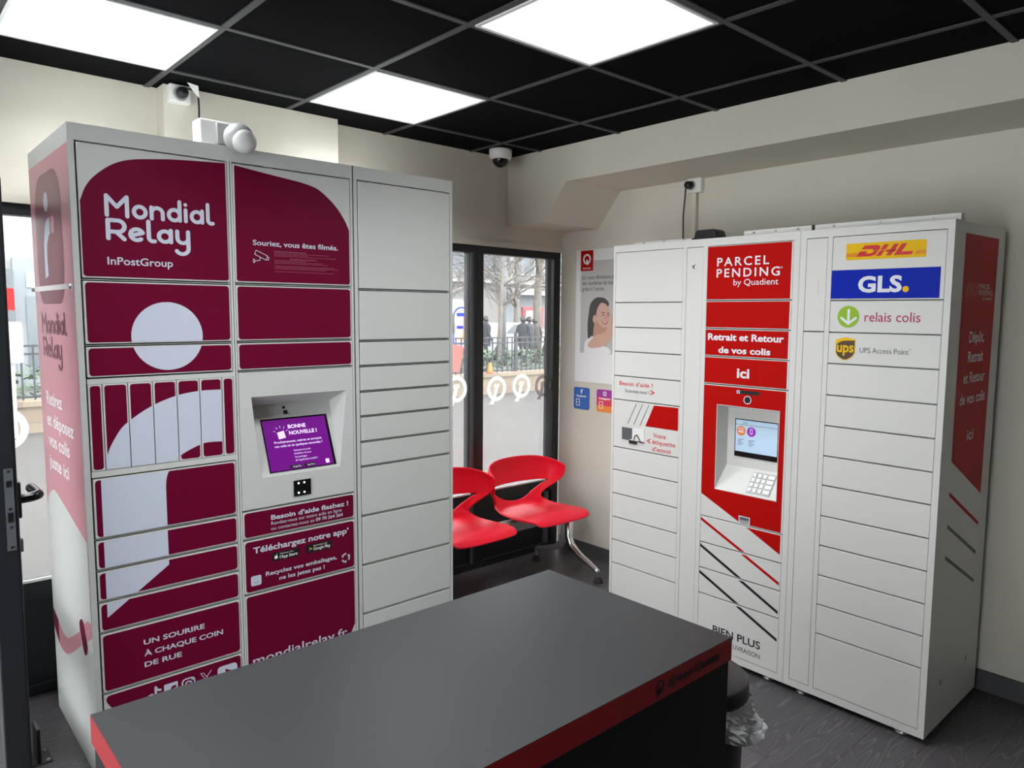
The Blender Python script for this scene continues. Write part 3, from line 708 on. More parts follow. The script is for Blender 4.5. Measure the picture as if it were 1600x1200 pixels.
# =================================================================== WHITE AND RED PARCEL LOCKER
QW, QH, QD = 1.5535, 1.9298, 0.5864
base = Matrix(((0, 1, 0, 0), (-1, 0, 0, 0), (0, 0, 1, 0), (0, 0, 0, 1)))
QL = thing('parcel_locker', 'white steel parcel locker with red centre column and delivery company logos on the right', 'parcel locker',
           mat4=Matrix.Translation((2.922, 2.4605, .030)) @ Rm(.0041, -.0135, -.0031) @ base)
b = MB().mat('white_steel')
for u0, u1 in ((0, .988), (.990, QW)):
    b.box(u0, u0 + .0135, 0, QD, 0, QH); b.box(u1 - .0225 if u1 > 1 else u1 - .026, u1, 0, QD, 0, QH)
    b.box(u0 + .0135, u1 - .02, .02, QD, QH - .02, QH); b.box(u0 + .0135, u1 - .02, QD - .02, QD, 0, QH - .02); b.box(u0 + .0135, u1 - .02, .02, QD - .02, 0, .02)
b.box(.0135, .962, 0, .02, 1.896, QH); b.box(1.003, 1.531, 0, .02, 1.898, QH)
b.box(.0135, .962, 0, .02, 0, .031); b.box(1.003, 1.531, 0, .02, 0, .030)
b.box(.422, .440, 0, .02, .031, 1.896); b.box(.530, .552, 0, .02, .031, 1.896)
b.box(1.003, 1.0155, 0, .02, .03, 1.898); b.box(1.103, 1.122, 0, .02, .03, 1.898)
b.mat('seam_grey')
for A in ((.0135, .554, .031, 1.896), (.554, .962, .031, .656), (.554, .962, 1.272, 1.896)): b.box(A[0], A[1], .021, .03, A[2], A[3])
b.box(1.003, 1.531, .021, .03, .03, 1.898)
b.box(.988, .990, .001, .05, 0, QH)
b.build('cabinet', None, QL)
def qdoor(u0, u1, z0, z1, mt='white_steel', **k): return door(u0, u1, z0, z1, QL, mt, g=.0025, hinge=.0012, **k)
LZ = [1.896, 1.645, 1.520, 1.3975, 1.273, 1.151, .903, .782, .657, .531, .4075, .283, .031]
for z1, z0 in zip(LZ[:-1], LZ[1:]):
    d = qdoor(.0135, .422, z0, z1)
    if z0 == 1.151:
        q = MB().mat('red_print').text('Besoin d’aide ?', .050, .262, 1.2265, .021, bold=.012)
        q.cuts.append(len(q.f)); q.stroke([(.250, 1.214), (.270, 1.2045), (.250, 1.195)], .006).mat('grey_print').text('Scannez-moi !', .087, .240, 1.193, .017, bold=.01)
        q.build('lettering', None, d)
    if z0 == .903:
        q = MB().mat('black')
        for a, c in (((162, 1139), (109, 1034)), ((201, 1140), (148, 1034)), ((240, 1141), (187, 1033))): q.stroke(mm([a, c]), .0028)
        q.mat('red_vinyl').poly(mm([(271, 1142), (414, 1144), (415, 1033), (220, 1033)]))
        q.build('print', None, d); q = MB()
        q.mat('red_print').text('Votre', .269, .345, .983, .022, bold=.012).text('étiquette', .265, .402, .9505, .022, bold=.012).text('d’envoi', .265, .375, .915, .022, bold=.012); q.cuts.append(len(q.f)); q.stroke([(.252, .970), (.234, .961), (.252, .952)], .006)
        q.build('lettering', None, d)
        q = MB().mat('grey_print').slab(mm([(74, 1012), (140, 1012), (140, 958), (122, 958), (122, 950), (75, 950)]), d0=0, d1=.004)
        q.mat('white_plastic').slab(mm([(140, 1012), (215, 1014), (217, 950), (140, 950)]), d0=0, d1=.003)
        q.mat('black').slab(mm([(122, 950), (171, 950), (171, 934), (122, 934)]), d0=0, d1=.006).slab(mm([(171, 952), (217, 952), (217, 947), (171, 947)]), d0=.003, d1=.005)
        q.mat('steel').stroke([(.150, .945), (.158, .975), (.172, .982), (.188, .960), (.195, .948)], .008, d=.0045)
        q.build('label_slot', None, d, label='dark label printer outlet')
d = qdoor(.440, .530, .031, 1.896)
MB().lathe([(.011, 0), (.011, .003), (.008, .004), (.004, .004)], (.482, 0, 1.808), 16, axis='y').build('keyhole', 'steel', d, label='round steel lock')
MZ = [1.896, 1.651, 1.526, 1.400, 1.274, .654, .526, .4025, .279, .031]
U0, U1 = .552, .962
def red(z0, z1, par): MB().poly([(U0 + .0015, z0 + .006), (U1 - .009, z0 + .006), (U1 - .009, z1 - .005), (U0 + .0015, z1 - .005)]).build('vinyl', 'red_vinyl', par)
WT = 'white_vinyl'
d = qdoor(U0, U1, 1.651, 1.896); red(1.651, 1.896, d)
q = MB().text('PARCEL', .603, .854, 1.803, .0375, bold=.012, spacing=1.3, d=.0011).text('PENDING', .602, .904, 1.754, .0375, bold=.012, spacing=1.3, d=.0011).text('by Quadient', .688, .899, 1.7175, .026, d=.0011)
q.build('lettering', WT, d); MB().ring(circ(.911, 1.787, .0042, n=14), circ(.911, 1.787, .0033, n=14), d=.0011).text('R', .9097, .9125, 1.7855, .0035, d=.0011).build('registered_mark', WT, d)
d = qdoor(U0, U1, 1.526, 1.651); red(1.526, 1.651, d)
d = qdoor(U0, U1, 1.400, 1.526); red(1.400, 1.526, d)
MB().text('Retrait et Retour', .566, .934, 1.4735, .031, bold=.026, d=.0011).text('de vos colis', .622, .875, 1.417, .029, bold=.026, d=.0011).build('lettering', WT, d)
d = qdoor(U0, U1, 1.274, 1.400); red(1.274, 1.400, d)
MB().text('ici', .719, .780, 1.311, .044, bold=.026, d=.0011).build('lettering', WT, d)
# terminal
Oq = mm([(626, 1181), (925, 1181), (925, 794), (626, 794)]); tr = [(U0 + .0012, 1.2715), (U1 - .0012, 1.2715), (U1 - .0012, .6565), (U0 + .0012, .6565)]
q = MB().mat('white_steel')
for i in range(4):
    a, c = tr[i], tr[(i + 1) % 4]; e, f = Oq[i], Oq[(i + 1) % 4]
    q.add([(a[0], 0, a[1]), (c[0], 0, c[1]), (f[0], 0, f[1]), (e[0], 0, e[1])], [(0, 1, 2, 3)])
    q.add([(a[0], 0, a[1]), (c[0], 0, c[1]), (c[0], .018, c[1]), (a[0], .018, a[1])], [(0, 1, 2, 3)])
D = .082
q.add([(.626, 0, 1.181), (.925, 0, 1.181), (.925, 0, .794), (.626, 0, .794), (.632, D, 1.165), (.919, D, 1.165), (.919, D, .897), (.632, D, .897)],
      [(0, 1, 5, 4), (1, 2, 6, 5), (3, 0, 4, 7), (4, 5, 6, 7), (3, 7, 6, 2)])
QT = q.build('terminal_panel', None, QL, label='red and white terminal panel with screen and keypad recess')
# red vinyl around the recess with slanted lower left corner
q = MB()
A0, A1, B1 = U0 + .0015, U1 - .009, .6595
q.poly([(A0, 1.268), (A1, 1.268), (A1, 1.184), (A0, 1.184)]); q.poly([(A0, 1.184), (.623, 1.184), (.623, .791), (A0, .791)]); q.poly([(.928, 1.184), (A1, 1.184), (A1, .791), (.928, .791)])
q.poly([(A0, .791), (A1, .791), (A1, B1), (.755, B1), (A0, .757)] if False else [(A0, .791), (A1, .791), (A1, B1), (.762, B1), (A0, .759)])
q.build('vinyl', 'red_vinyl', QT)
q = MB().mat('black').poly([(.721, 1.2575), (.832, 1.2575), (.832, 1.2405), (.721, 1.2405)], d=.0011).poly(circ(.775, 1.2165, .0150), d=.0016); q.mat('white_vinyl').poly(rrect(.7215, .737, 1.242, 1.256, .001), d=.0014).poly(circ(.775, 1.2165, .0185), d=.0011)
q.mat('black').poly(rrect(.7255, .7335, 1.2455, 1.252, .001), d=.0018); q.build('camera_port', None, QT)
sc = MB().box(.672, .885, D - .005, D - .0003, .944, 1.117).build('screen', 'black_gloss', QT)
QS = lambda u, zz, dd: (u, D - .005 - dd, zz)
q = MB().mat('screen_pale').poly([(.676, 1.113), (.881, 1.113), (.881, .968), (.676, .968)], QS, .0005)
q.mat('black').poly([(.676, 1.0925), (.881, 1.0925), (.881, 1.091), (.676, 1.091)], QS, .0009).text('PARCEL', .711, .735, 1.1, .005, QS, .0009).poly([(.711, 1.0965), (.735, 1.0965), (.735, 1.0975), (.711, 1.0975)], QS, .0009)
q.mat('screen_orange').poly(circ(.704, 1.063, .022), QS, .0009).mat('screen_violet').poly(circ(.755, 1.063, .022), QS, .0009)
q.mat('screen_text').ring(rrect(.693, .714, 1.064, 1.076, .001), rrect(.695, .712, 1.066, 1.074, .001), QS, .0013).poly([(.689, 1.056), (.718, 1.056), (.718, 1.060), (.689, 1.060)], QS, .0013).ring(rrect(.749, .761, 1.053, 1.077, .001), rrect(.751, .759, 1.056, 1.074, .001), QS, .0013)
q.mat('grey_print')
for u in (.688, .742):
    for k in range(4): q.poly([(u, 1.022 - k * .008), (u + .03 - (k % 2) * .01, 1.022 - k * .008), (u + .03 - (k % 2) * .01, 1.0245 - k * .008), (u, 1.0245 - k * .008)], QS, .0009)
q.build('display', None, sc, label='pale blue lit touch screen')
kk2 = D / (.897 - .794); nn2 = math.sqrt(1 + kk2 * kk2)
KF = lambda u, zz, dd: (u, (zz - .794) * kk2 - dd / nn2, zz + dd * kk2 / nn2)
kp = MB().slab([(.777, .885), (.890, .885), (.890, .803), (.777, .803)], KF, 0, .003).build('keypad', 'grey_beam', QT)
q = MB()
for i in range(4):
    for j in range(4):
        u = .783 + .0245 * i; zz = .808 + .0192 * j; q.slab(rrect(u, u + (.0165 if i < 3 else .030), zz, zz + .0135, .002), KF, .003, .006)
q.build('key', 'white_plastic', kp)
q = MB().mat('white_vinyl').ring([(.752, .694), (.807, .694), (.807, .656), (.752, .656)], [(.756, .690), (.803, .690), (.803, .660), (.756, .660)], d=.0012); q.mat('grey_print').poly([(.756, .690), (.803, .690), (.803, .660), (.756, .660)], d=.0010).mat('grey_plastic').poly([(.757, .675), (.802, .678), (.802, .661), (.757, .661)], d=.0012); q.build('scanner_window', None, QT)
WIDTH = .0115
STR = {('red_vinyl', 0): ((.555, .638), (.770, .534)), ('red_vinyl', 1): ((.783, .516), (.953, .432)), ('black', 1): ((.560, .510), (.760, .409)), ('black', 2): ((.772, .395), (.953, .302))}
for idx, (z1, z0) in enumerate(zip(MZ[5:-1], MZ[6:])):
    d = qdoor(U0, U1, z0, z1)
    q = MB(); any_ = False
    def band(a, c, mt, wd=.0145):
        dx, dz = c[0] - a[0], c[1] - a[1]; e = .06; P = [(a[0] - e * dx, a[1] - e * dz + wd / 2), (c[0] + e * dx, c[1] + e * dz + wd / 2), (c[0] + e * dx, c[1] + e * dz - wd / 2), (a[0] - e * dx, a[1] - e * dz - wd / 2)]
        P = clip(P, U0 + .003, U1 - .008, z0 + .006, z1 - .006)
        if len(P) > 2: q.mat(mt).poly(P)
    if idx == 0: q.mat('red_vinyl').poly(mm([(790, 647), (953, 648), (953, 563)])); band((.555, .638), (.770, .534), 'red_vinyl')
    if idx == 1: band((.783, .518), (.953, .434), 'red_vinyl'); band((.560, .508), (.760, .409), 'black')
    if idx == 2: band((.774, .395), (.953, .305), 'black'); band((.560, .379), (.753, .285), 'black')
    if idx == 3:
        band((.766, .270), (.954, .180), 'black'); q.build('stripe', None, d); q = MB(); q.mat('black').text('BIEN PLUS', .636, .878, .108, .036, bold=.016).text('QU’UNE LIVRAISON.', .632, .884, .066, .0215)
    q.build('lettering' if idx == 3 else 'stripe', None, d)
# right unit
d = qdoor(1.0155, 1.103, 1.5235, 1.898)
MB().slab(rrect(1.045, 1.071, 1.672, 1.738, .002), d0=0, d1=.0015).build('cover_plate', 'white_steel', d)
d = qdoor(1.0155, 1.103, .030, 1.5235)
RZ = [1.898, 1.648, 1.5225, 1.398, 1.271, 1.146, 1.022, .900, .773, .648, .522, .397, .272, .030]
for z1, z0 in zip(RZ[:-1], RZ[1:]):
    d = qdoor(1.122, 1.531, z0, z1)
    if z0 == 1.648:
        q = MB().mat('yellow').poly(mm([(1177, 1866), (1464, 1866), (1464, 1803), (1177, 1803)]))
        q.mat('parcel_red')
        T = lambda L: [(1.215 + x_ * .001, 1.8145 + y_ * .001) for x_, y_ in L]
        q.poly(T([(20, 27), (30, 41), (77, 41), (88, 37), (89, 30), (83, 21), (60, 21), (64, 27)]), d=.0011)
        q.poly(T([(0, 0), (14, 20), (42, 20), (36, 11), (54, 11), (62, 14), (66, 20), (82, 20), (73, 6), (57, 0)]), d=.0011)
        q.poly(T([(74, 0), (88, 20), (106, 20), (92, 0)]), d=.0011).poly(T([(89, 22), (102, 41), (120, 41), (107, 22)]), d=.0011)
        q.poly(T([(106, 13), (112, 22), (148, 22), (142, 13)]), d=.0011)
        q.poly(T([(110, 0), (124, 20), (142, 20), (128, 0)]), d=.0011).poly(T([(125, 22), (138, 41), (156, 41), (143, 22)]), d=.0011)
        q.poly(T([(138, 0), (164, 41), (184, 41), (165, 12), (206, 12), (200, 0)]), d=.0011)
        for k in range(3):
            q.poly(mm([(1177, 1816 + 4.6 * k), (1214 + 3 * k, 1816 + 4.6 * k), (1216 + 3 * k, 1818 + 4.6 * k), (1177, 1818 + 4.6 * k)]), d=.0011)
            q.poly(mm([(1424 + 3 * k, 1816 + 4.6 * k), (1464, 1816 + 4.6 * k), (1464, 1818 + 4.6 * k), (1426 + 3 * k, 1818 + 4.6 * k)]), d=.0011)
        q.mat('blue').poly(mm([(1124, 1766), (1516, 1766), (1516, 1655), (1124, 1655)]))
        q.mat('white_vinyl').text('GLS', 1.228, 1.388, 1.678, .062, bold=.032, d=.0011).mat('yellow').poly(circ(1.4015, 1.6885, .0112), d=.0011)
        q.build('logo_vinyl', None, d)
    if z0 == 1.5225:
        q = MB().mat('green').poly(circ(1.1965, 1.585, .0425)).mat('white_vinyl').stroke([(1.1975, 1.611), (1.1975, 1.562)], .0095, d=.0011).stroke([(1.170, 1.580), (1.1975, 1.558), (1.225, 1.580)], .0095, d=.0011)
        q.mat('raspberry').text('relais colis', 1.2585, 1.458, 1.567, .036, bold=.004, d=.0009); q.build('logo_vinyl', None, d)
    if z0 == 1.398:
        sh = [(1.152, 1.494)] + smooth([(1.152, 1.494), (1.1905, 1.504), (1.229, 1.496)], 5) + smooth([(1.229, 1.445), (1.218, 1.428), (1.191, 1.414), (1.163, 1.426), (1.152, 1.443)], 5)
        inn = [(1.1905 + (a - 1.1905) * .92, 1.460 + (c - 1.460) * .93) for a, c in sh]
        q = MB().mat('yellow').poly(sh).mat('brown').poly(smooth([(1.155, 1.476), (1.180, 1.490), (1.226, 1.4925)], 5) + [p for p in inn if p[1] < 1.47], d=.0009)
        q.mat('yellow').text('ups', 1.1575, 1.2235, 1.4455, .041, bold=.02, d=.0013).mat('grey_print').text('UPS Access Point', 1.2465, 1.424, 1.447, .0195, d=.0009).poly(circ(1.428, 1.466, .002, n=8), d=.0009)
        q.build('logo_vinyl', None, d)
# right flank
SIDER = lambda v, zz, dd: (QW + dd, v, zz)
q = MB().mat('red_vinyl').poly(mm([(114, 1889), (503, 1891), (487, 866), (112, 1050)]), SIDER)
for k in range(4): q.mat('clear_strip').stroke(mm([(156 + 34 * k, 1664), (176 + 34 * k, 1711)]), .003, SIDER, .0011)
q.text('PARCEL', .294, .431, 1.692, .019, SIDER, .0011).text('PENDING', .294, .462, 1.668, .019, SIDER, .0011).text('by Quadient', .345, .462, 1.650, .012, SIDER, .0011)
q.mat('white_vinyl')
for s_, a, c, zz in (('Dépôt,', .222, .396, 1.489), ('Retrait', .222, .398, 1.414), ('et Retour', .185, .434, 1.335), ('de vos colis', .160, .453, 1.255), ('ici', .268, .340, 1.111)): q.text(s_, a, c, zz, .042, SIDER, .0011, bold=.008)
for a, c, mt in (((113, 926), (480, 742), 'red_vinyl'), ((112, 803), (475, 620), 'grey_print'), ((111, 682), (476, 499), 'grey_print')):
    q.mat(mt).poly(mm([(a[0], a[1] + 8), (c[0], c[1] + 8), (c[0], c[1] - 8), (a[0], a[1] - 8)]), SIDER)
q.build('side_graphic', None, QL, label='red side graphic with slanted stripes')
for v, zz in ((.146, .175), (.438, .178)): MB().slab(rrect(v - .004, v + .004, zz - .011, zz + .011, .003), SIDER, 0, .001).build('slot_plug', 'grey_print', QL)
# rail with screws on the roof
q = MB().box(.090, .43, .05, .09, QH, QH + .014).box(.70, 1.555, .05, .09, QH, QH + .026); rl = q.build('roof_rail', 'white_steel', QL, bevel=.002)
q = MB()
for u in (.15, .27, .39, .75, .85, .95, 1.10, 1.28, 1.46): q.lathe([(.005, 0), (.005, .003)], (u, .05, QH + (.008 if u < .6 else .015)), 10, axis='y')
q.build('screw', 'steel', rl)
MB().box(1.010, 1.022, .047, .05, QH + .002, QH + .026).build('rail_joint', 'black', rl)
for u, v in ((.08, .045), (.90, .045), (1.06, .04), (1.46, .045), (.08, .5), (.90, .5), (1.06, .5), (1.46, .5)):
    MB().lathe([(.024, -.030), (.026, -.024), (.022, -.016), (.009, -.012), (.009, 0)], (u, v, 0), 18).build('foot', 'steel', QL, sm=False)
# black antenna on the roof
t = thing('antenna', 'low black domed antenna on top of the white and red locker', 'antenna', QL.matrix_world @ Vector((.502, .09, QH + .004)))
q = MB(); 
for (a, c, zz) in ((-.075, .075, 0),): pass
P = [(-.062, 0), (.062, 0), (.059, .014), (.052, .038), (.04, .043), (-.04, .043), (-.052, .038), (-.059, .014)]
q.add([(-.045, -u, zz) for u, zz in P] + [(.045, -u, zz) for u, zz in P], [tuple(range(8)), tuple(range(8, 16))] + [(i, (i + 1) % 8, 8 + (i + 1) % 8, 8 + i) for i in range(8)])
fix(q.build('housing', 'black', t, bevel=.008, seg=3)); MB().box(-.05, .05, -.066, .066, -.002, .008).build('base_flange', 'black', t, bevel=.003)

# =================================================================== COUNTER
CX0, CX1, CY0, CY1, CT = .272, 1.405, .828, 1.400, z(-.70)
t = thing('counter', 'dark grey topped counter with red edge band and black body in the foreground', 'counter', ((CX0 + CX1) / 2, (CY0 + CY1) / 2, 0))
hx, hy = (CX1 - CX0) / 2, (CY1 - CY0) / 2
MB().box(-hx + .004, hx - .004, -hy + .004, hy - .004, 0, CT - .052).build('body', 'counter_body', t, bevel=.003)
ed = MB().box(-hx, hx, -hy, hy, CT - .052, CT - .0012).build('edge_band', 'counter_red', t, bevel=.0015, label='red edge band')
MB().box(-hx + .001, hx - .001, -hy + .001, hy - .001, CT - .0012, CT).build('top', 'counter_top', t)
EF = lambda u, zz, dd: (u, -hy - dd, zz)
q = MB(); cx, cz = hx - .262, CT - .025
q.ring(circ(cx, cz + .002, .0145, n=24), circ(cx, cz + .002, .0095, n=24), EF, .0008).poly([(cx - .003, cz), (cx + .004, cz), (cx - .004, cz - .019), (cx - .012, cz - .019)], EF, .0008)
q.text('Speed Queen', hx - .235, hx - .055, CT - .034, .020, EF, .0008, bold=.03, shear=.25)
q.build('lettering', 'black', ed)

# =================================================================== WASTE BIN
t = thing('waste_bin', 'black round waste bin with white bag folded over, behind the right end of the counter', 'bin', (1.80, 1.175, 0))
BZ = .56
MB().lathe([(.128, 0), (.132, .02), (.138, BZ - .06), (.138, BZ - .05)], n=40).build('body', 'bin_black', t, sm=True)
MB().lathe([(.150, BZ - .055), (.152, BZ - .04), (.150, BZ - .006), (.144, BZ), (.05, BZ + .002), (.001, BZ + .002)], n=48).build('lid', 'bin_black', t, sm=True)
q = MB(); rows = []; rr = random.Random(5); n = 72
ph = [rr.uniform(0, 6.28) for _ in range(6)]
for i, f in enumerate([0, .09, .18, .27, .36, .45, .54, .63, .72, .81, .90, 1.0]):
    zz = BZ - .045 - f * .100
    for k in range(n):
        a = 2 * PI * k / n
        wob = sum(math.sin(a * fr + p + f * 2.2 * (j - 2)) * am for j, (fr, am, p) in enumerate(zip((3, 5, 9, 14, 21, 31), (.010, .008, .006, .005, .004, .002), ph)))
        r = .150 + .026 * f + wob * f * .9 + (.014 * f if math.cos(a + .5) > .6 else 0)
        r += rr.uniform(-.0045, .0045) * min(1, f * 4); zz0 = zz; zz = zz0 + rr.uniform(-.003, .003)
        q.v.append((r * math.cos(a), r * math.sin(a), zz - (.018 * f * math.sin(2 * a + 1) + .012 * f * math.sin(7 * a)))); zz = zz0
for i in range(11):
    for k in range(n): q.f.append((i * n + k, i * n + (k + 1) % n, (i + 1) * n + (k + 1) % n, (i + 1) * n + k)); q.m.append(0)
q.build('bag', 'bag_film', t, sm=False, label='crumpled white plastic bag')
q = MB(); q.tube([(.152 * math.cos(a), .152 * math.sin(a), BZ - .055 - .05 * math.sin((a + .95) / 1.1 * PI) * 0 - (a + .95) * .02) for a in [-.95 + .1 * k for k in range(8)]], .006, 6); q.build('drawstring', 'black', t)

# =================================================================== BEAM SEATING
t = thing('beam_seating', 'bench of moulded red plastic seats on a grey beam by the window', 'bench', (2.68, 3.10, 0))
def seat(px):
    NU, NV = 26, 34
    K = [  # t, y, z, halfwidth, wing forward, side drop
        (0, -.268, -.022, .200, -.030, 0), (.06, -.238, -.003, .216, -.025, 0), (.16, -.165, .004, .228, -.01, 0), (.30, -.06, -.006, .228, 0, -.006), (.42, .045, -.010, .217, 0, -.010),
        (.52, .125, -.004, .203, .0, -.010), (.58, .165, .010, .194, .012, -.008), (.64, .190, .034, .190, .034, -.004), (.70, .205, .065, .206, .068, 0), (.76, .213, .096, .236, .105, 0), (.82, .218, .128, .268, .145, 0),
        (.88, .222, .168, .288, .175, 0), (.94, .225, .228, .294, .182, .018), (1.0, .218, .288, .286, .170, .062)]
    def ev(tt):
        for i in range(len(K) - 1):
            if tt <= K[i + 1][0] + 1e-9:
                p0 = K[max(i - 1, 0)]; p1 = K[i]; p2 = K[i + 1]; p3 = K[min(i + 2, len(K) - 1)]
                s_ = (tt - p1[0]) / (p2[0] - p1[0])
                out = []
                for c in range(1, 6):
                    m1 = (p2[c] - p0[c]) / (p2[0] - p0[0]) * (p2[0] - p1[0]); m2 = (p3[c] - p1[c]) / (p3[0] - p1[0]) * (p2[0] - p1[0])
                    out.append((2 * s_ ** 3 - 3 * s_ ** 2 + 1) * p1[c] + (s_ ** 3 - 2 * s_ ** 2 + s_) * m1 + (-2 * s_ ** 3 + 3 * s_ ** 2) * p2[c] + (s_ ** 3 - s_ ** 2) * m2)
                return out
        return list(K[-1][1:])
    def pt(a, tt):
        y, zz, hw, wf, dr = ev(tt)
        k = abs(a) ** 2.2
        return (hw * math.sin(a * PI / 2 * .96) / math.sin(PI / 2 * .96), y - wf * k, zz - dr * abs(a) ** 2.4 + (.006 * math.cos(a * PI) if .1 < tt < .5 else 0))
    tt_top, AH = .815, .70
    def tb(a):
        s_ = 1 - min(1, abs(a) / AH) ** 2
        return tt_top - .205 * s_ ** .7
    i0 = 22
    bm = bmesh.new(); G = []
    for j in range(NV + 1):
        row = []
        for i in range(NU + 1):
            a = -1 + 2 * i / NU
            if j <= i0: tt = tb(a) * j / i0
            else: tt = tt_top + (1 - tt_top) * (j - i0 - 1) / (NV - i0 - 1)
            row.append(bm.verts.new(pt(a, tt)))
        G.append(row)
    for j in range(NV):
        for i in range(NU):
            am = abs(-1 + 2 * (i + .5) / NU)
            if j == i0: 
                if am < AH: continue
                continue
            bm.faces.new((G[j][i], G[j][i + 1], G[j + 1][i + 1], G[j + 1][i]))
    bmesh.ops.remove_doubles(bm, verts=bm.verts, dist=.0025)
    bmesh.ops.recalc_face_normals(bm, faces=bm.faces)
    me = bpy.data.meshes.new('seat_shell'); bm.to_mesh(me); bm.free(); me.materials.append(MATS['chair_red'])
    for p in me.polygons: p.use_smooth = True
    o = bpy.data.objects.new('seat_shell', me); COL.objects.link(o); o.parent = t; o.location = (px - 2.68, -.01, .452)
    s_ = o.modifiers.new('solid', 'SOLIDIFY'); s_.thickness = .013; s_.offset = 0
    u_ = o.modifiers.new('sub', 'SUBSURF'); u_.levels = 1; u_.render_levels = 2
    return o
seat(2.985); seat(2.405)
MB().box(-.62, .64, -.012, .055, .345, .405).build('beam', 'grey_beam', t, bevel=.004)
for px in (2.968, 2.398):
    MB().box(px - 2.68 - .09, px - 2.68 + .09, -.05, .09, .405, .436).build('seat_bracket', 'black', t, bevel=.004)
def leg(px):
    x = px - 2.68; zc = .345
    lg = MB().tube([(x, .0, zc + .03), (x, -.005, .23), (x, -.03, .175), (x, -.10, .13), (x, -.24, .072), (x, -.262, .062)], [.026, .026, .026, .022, .017, .013], 12).build('leg', 'aluminium', t, sm=True)
    MB().tube([(x, -.255, .068), (x, -.255, .03)], .011, 10).build('foot_stem', 'steel', lg)
    MB().lathe([(.028, 0), (.027, .008), (.014, .034), (.010, .036)], (x, -.255, 0), 18).build('foot_pad', 'rubber', lg)
    l2 = MB().tube([(x, .03, zc + .03), (x, .035, .22), (x, .06, .165), (x, .12, .128), (x, .27, .085), (x, .29, .075)], [.024, .024, .024, .020, .015, .012], 12).build('leg', 'grey_beam', t, sm=True)
    MB().tube([(x, .285, .08), (x, .285, .03)], .011, 10).build('foot_stem', 'steel', l2)
    MB().lathe([(.028, 0), (.027, .008), (.014, .034), (.010, .036)], (x, .285, 0), 18).build('foot_pad', 'rubber', l2)
leg(3.275); leg(2.11)

# =================================================================== SMALL FITTINGS
# dome camera under the ceiling
t = thing('dome_camera', 'small white dome security camera under the ceiling in the far corner', 'camera', (2.90, 3.34, CZ))
MB().lathe([(.066, 0), (.068, -.01), (.066, -.045), (.058, -.056), (.05, -.058)], n=32).build('housing', 'white_plastic', t, sm=True)
dm = MB().lathe([(.048 * math.cos(math.radians(a)), -.056 - .048 * math.sin(math.radians(a))) for a in range(0, 86, 8)] + [(.001, -.104)], n=28).build('dome', 'black_gloss', t, sm=True, label='dark smoked dome')
q = MB().lathe([(.032 * math.cos(math.radians(a)), -.058 - .034 * math.sin(math.radians(a))) for a in range(0, 86, 12)] + [(.001, -.092)], n=20); q.build('lens_unit', 'black', t, sm=True)
# sockets with plugs and cables
t = thing('wall_socket', 'white socket box high on the pillar above the burgundy locker', 'socket', (1.10, 3.405, z(.945)))
MB().box(-.044, .044, -.048, 0, -.044, .030).build('box', 'white_plastic', t, bevel=.005)
MB().lathe([(.030, 0), (.030, .003), (.027, .003)], (.0, -.048, -.008), 20, axis='y').build('outlet_ring', 'grey_plastic', t)
t = thing('power_plug', 'black plug with white tag and hanging cable above the burgundy locker', 'plug', (1.10, 3.405, z(.945)))
MB().lathe([(.022, .052), (.024, .060), (.022, .086), (.016, .094)], (.0, 0, -.008), 18, axis='y').build('plug_body', 'black', t, sm=True)
C_ = smooth([(.006, -.084, .01), (.05, -.09, .0), (.062, -.085, -.04), (.060, -.08, -.14), (.045, -.06, -.28), (.04, -.05, -.45)], 5)
MB().tube(C_, .0042, 8).build('cable', 'black', t, sm=True)
MB().add([(.012, -.098, .030), (.052, -.112, .020), (.056, -.110, -.028), (.038, -.106, -.010), (.012, -.099, .030 + .001), (.052, -.1135, .021), (.056, -.1115, -.027), (.038, -.1075, -.009)], [(0, 1, 2, 3), (4, 5, 6, 7), (0, 1, 5, 4), (1, 2, 6, 5), (2, 3, 7, 6), (3, 0, 4, 7)]).build('tag', 'white_plastic', t, label='white paper tag')
yq = 2.435; xq = xr(yq)
t = thing('wall_socket', 'white double socket on the right wall above the white and red locker', 'socket', (xq, yq, z(.742)))
MB().box(-.036, 0, -.045, .045, -.042, .042).build('box', 'white_plastic', t, bevel=.004)
MB().box(-.030, 0, -.012, .012, -.30, -.042).build('trunking', 'wall_paint', t, bevel=.002)
MB().lathe([(.026, .036), (.026, .039), (.022, .039)], (0, .014, -.002), 18, axis='x').build('outlet_ring', 'grey_plastic', t)
t = thing('power_plug', 'black plug with cable dropping behind the white and red locker', 'plug', (xq, yq, z(.742)))
MB().lathe([(.021, .040), (.023, .048), (.020, .075), (.014, .083)], (0, .018, -.002), 18, axis='x').build('plug_body', 'black', t, sm=True)
MB().tube(smooth([(-.07, .020, -.004), (-.078, .024, -.03), (-.072, .030, -.07), (-.066, .042, -.16), (-.060, .045, -.24), (-.055, .045, -.36)], 5), .0045, 8).build('cable', 'black', t, sm=True)

